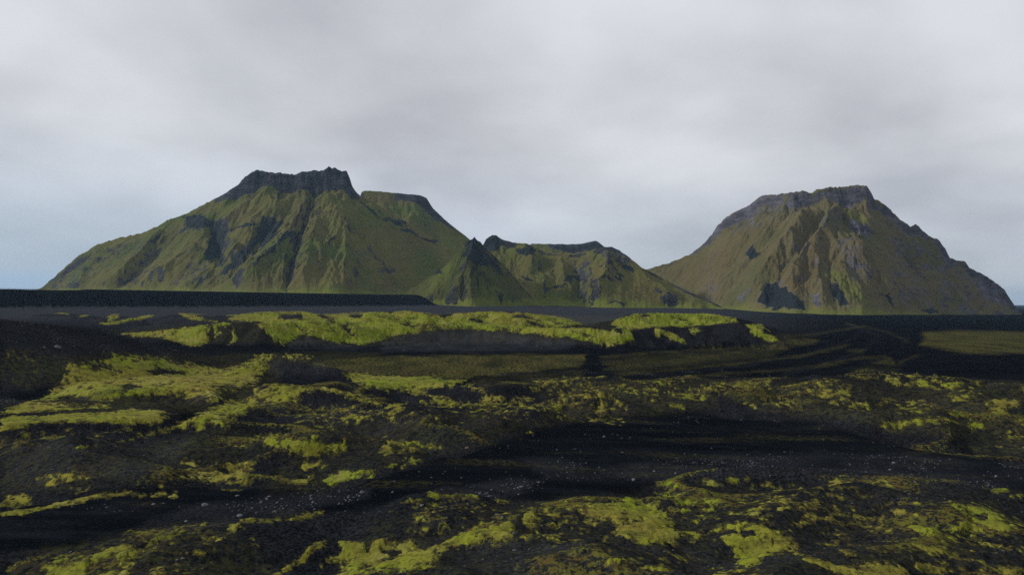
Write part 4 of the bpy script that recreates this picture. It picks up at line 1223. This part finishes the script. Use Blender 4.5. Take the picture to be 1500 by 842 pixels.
named = [
    (300, 740, 10, "large pale grey boulder leaning at the left end of the stony stream bed", "pale", "boulder", 0.9),
    (351, 755.5, 9, "pale boulder at the lower edge of the stream bed beside a moss strip", "pale", "boulder", 0.9),
    (272.5, 763.5, 5.5, "small white stone among fine gravel left in the stream bed", "pale", "stone", 1),
    (394.5, 727.5, 6, "rounded pale stone standing alone at the top of the stony bed", "pale", "stone", 1),
    (348, 726, 6.5, "grey stone just below the moss rim over the stream bed", "pale", "stone", 1),
    (402, 750, 6.5, "pale stone right of the edge boulder on the moss strip", "pale", "stone", 1),
    (382, 736, 5.5, "pale stone in the middle of the stream bed scatter", "pale", "stone", 1),
    (455, 726.5, 5, "pale stone high on the right half of the stream bed", "pale", "stone", 1),
    (530, 721, 8, "pale boulder at the right tip of the stony stream bed", "pale", "boulder", 1),
    (225, 738, 7, "flat grey slab left of the stony stream bed", "pale", "stone", 0.4),
    (239, 737, 6, "thin flat grey slab, right one of the pair left of the stream bed", "pale", "stone", 0.4),
    (268, 818, 6, "grey stone, right one of a pair on the lower left moss hummock", "pale", "stone", 1),
    (259, 820, 5.5, "grey stone, left one of a pair on the lower left moss hummock", "pale", "stone", 1),
    (103, 808, 5, "pale stone on the brown rim at the lower left", "pale", "stone", 1),
    (764, 713, 9, "broad grey boulder above the hummocks at the bottom centre", "pale", "boulder", 0.9),
    (928, 703, 7, "pale boulder on the black sand left of the moss streaks", "pale", "boulder", 1),
    (990, 693, 5, "white stone on the black sand above the moss streaks", "pale", "stone", 1),
    (958, 690, 5, "pale stone left of the white one above the moss streaks", "pale", "stone", 0.8),
    (728, 754, 7, "white stone beside the moss tongue at the bottom centre", "pale", "stone", 1),
    (736, 757, 5, "grey stone right next to the white one by the moss tongue", "pale", "stone", 1),
    (730, 780, 6, "reddish stone on the edge of the moss tongue", "red", "stone", 1),
    (716, 727, 5, "pale stone on the crest of the round hummock at bottom centre", "pale", "stone", 1),
    (702, 723, 4.5, "smaller pale stone left on the crest of the round hummock", "pale", "stone", 1),
    (618, 740, 7, "grey boulder on the left face of the round hummock", "pale", "boulder", 1),
    (648, 743, 6.5, "grey boulder in the middle of the round hummock's face", "pale", "boulder", 1),
    (575, 721, 4.5, "lone pale stone on black sand left of the round hummock", "pale", "stone", 1),
    (753, 806, 6, "pale stone low on the dark mound at the bottom centre", "pale", "stone", 1),
    (752, 781, 5, "pale stone at the left shoulder of the dark mound", "pale", "stone", 1),
    (838, 811, 5, "pale stone on the dark mound's right side", "pale", "stone", 1),
    (912, 662.5, 6, "flat white stone alone in the black channel", "pale", "stone", 0.5),
    (885, 640, 4.5, "small white stone alone in the upper black channel", "pale", "stone", 1),
    (684, 656, 8, "dull red boulder at the edge of the black channel", "red", "boulder", 1),
    (85, 509, 11, "large pale flat boulder on the dark gravel hill at the left edge", "pale", "boulder", 0.65),
    (65, 509, 5, "grey stone left of the large flat boulder on the gravel hill", "pale", "stone", 0.8),
    (72, 656, 5, "pale stone at the foot of the black hollow on the left", "pale", "stone", 0.8),
    (1459, 698, 5.5, "pale stone on black sand near the right edge", "pale", "stone", 1),
    (1340, 706, 5, "grey stone on the crest of the wide dark hummock at right", "pale", "stone", 1),
    (1309, 678, 5, "mossy pale stone on the stony flat at right", "pale", "stone", 1),
    (1304, 688, 4.5, "pale stone just below the mossy one on the stony flat", "pale", "stone", 1),
    (1234, 724, 4, "small white stone on the left face of the wide dark hummock", "pale", "stone", 1),
    (1312, 748, 4, "small white stone on the front of the wide dark hummock", "pale", "stone", 1),
    (1295, 793, 4.5, "pale stone between moss patches at the lower right", "pale", "stone", 1),
    (811, 473.5, 9, "dark lone boulder on top of the bright mossy ridge", "dark", "boulder", 1),
    (888, 485.5, 3.5, "white stone on the front of the bright mossy ridge", "pale", "stone", 1),
    (1235, 766, 3.5, "tiny pale stone on a moss rim right of centre at the bottom", "pale", "stone", 1),
]
for px, py, s, lab, key, nm, fl in named:
    put_stone(px, py, s, lab, key, None, nm, fl)

clusters = [
    ([(330, 735), (400, 722), (470, 722), (470, 742), (400, 752), (340, 758)], 56, 1.8, 4.6, "small pale stone scattered on the stony stream bed at lower left", "stones on the stream bed"),
    ([(485, 738), (510, 726), (532, 720), (530, 730), (505, 740)], 18, 2.4, 4.8, "pale stone in the dense string at the stream bed's right tip", "stones at the stream bed tip"),
    ([(690, 722), (760, 702), (800, 706), (790, 722), (720, 730)], 26, 2.0, 4.0, "small pale stone behind the round hummock at bottom centre", "stones behind the round hummock"),
    ([(960, 690), (1100, 676), (1300, 672), (1480, 690), (1480, 706), (1250, 694), (1000, 702)], 26, 1.6, 3.4, "small pale stone on the wide stony flat at right", "stones on the stony flat"),
    ([(560, 508), (620, 492), (720, 490), (800, 500), (780, 510), (600, 514)], 24, 1.6, 2.6, "tiny pale stone on the grey gravel slope under the mossy ridge", "stones under the mossy ridge"),
]


def rand_in_poly(poly):
    P = np.array(poly, float)
    while True:
        x = rnd.uniform(P[:, 0].min(), P[:, 0].max()); y = rnd.uniform(P[:, 1].min(), P[:, 1].max())
        if poly_sd(np.array([x]), np.array([y]), P)[0] > 0:
            return x, y


for poly, n, s0, s1, lab, grp in clusters:
    for i in range(n):
        x, y = rand_in_poly(poly)
        put_stone(x, y, s0 + (s1 - s0) * rnd.random() ** 3, lab, "pale", grp)

# loose gravel too fine to count: one mesh of little chipped stones
tmpl = []
for i in range(4):
    me = stone_mesh("chip", 90 + i, 1, 0.6)
    vv = np.array([v.co[:] for v in me.vertices]); ff = np.array([p.vertices[:] for p in me.polygons])
    tmpl.append((vv, ff)); bpy.data.meshes.remove(me)
nprng = np.random.RandomState(12)
GV, GF = [], []
off = 0
weights = np.clip(gravv[band] - 0.03, 0.015, 1) * (gr_[band] < 330) * (mf_final < 0.05) * (gr_[band] ** 2 / 6000.0)
weights *= (PY[band] > 455) * sstep(-0.15, 0.45, fbm(X0, Y0, 16, 4, 0.6, 161)) ** 1.5
weights /= weights.sum()
pick = nprng.choice(len(band), 4600, p=weights)
for b_ in pick:
    idx = band[b_]
    x = gx[idx] + nprng.uniform(-0.4, 0.4); y = gy[idx] + nprng.uniform(-0.4, 0.4)
    s = (0.10 + 0.28 * nprng.rand() ** 3) * (1 + gr_[idx] / 300.0)
    vv, ff = tmpl[nprng.randint(4)]
    a = nprng.uniform(0, 6.28); ca, sa = math.cos(a), math.sin(a)
    w = np.stack([vv[:, 0] * ca - vv[:, 1] * sa, vv[:, 0] * sa + vv[:, 1] * ca, vv[:, 2]], -1) * s
    w += (x, y, ground_at(x, y) + 0.1 * s)
    GV.append(w); GF.append(ff + off); off += len(vv)
gravel = mesh_from("gravel", np.concatenate(GV), np.concatenate(GF), stone_material("gravel_stone", (0.052, 0.054, 0.060)), smooth=False)
props(gravel, "loose grey gravel strewn over the black sand and dry stream beds", "gravel", "stuff")

# ------------------------------------------------------------------ haze: the damp air over the whole plain
hm = bpy.data.materials.new("haze")
hm.use_nodes = True
hn = hm.node_tree
hn.nodes.remove(hn.nodes['Principled BSDF'])
pv = N(hn, 'ShaderNodeVolumePrincipled')
pv.inputs['Color'].default_value = (0.48, 0.74, 1.0, 1)
pv.inputs['Density'].default_value = 2.1e-5
pv.inputs['Anisotropy'].default_value = 0.2
hn.links.new(pv.outputs[0], [n for n in hn.nodes if n.type == 'OUTPUT_MATERIAL'][0].inputs['Volume'])
bm = bmesh.new()
bmesh.ops.create_cube(bm, size=1.0)
for v in bm.verts:
    v.co = (v.co[0] * 86000, v.co[1] * 86000, -60 + (v.co[2] + 0.5) * 680)
me = bpy.data.meshes.new("haze"); bm.to_mesh(me); bm.free(); me.materials.append(hm)
hz = bpy.data.objects.new("haze", me)
COL.objects.link(hz)
props(hz, "thin bluish haze in the air in front of the far mountains", "haze", "stuff")
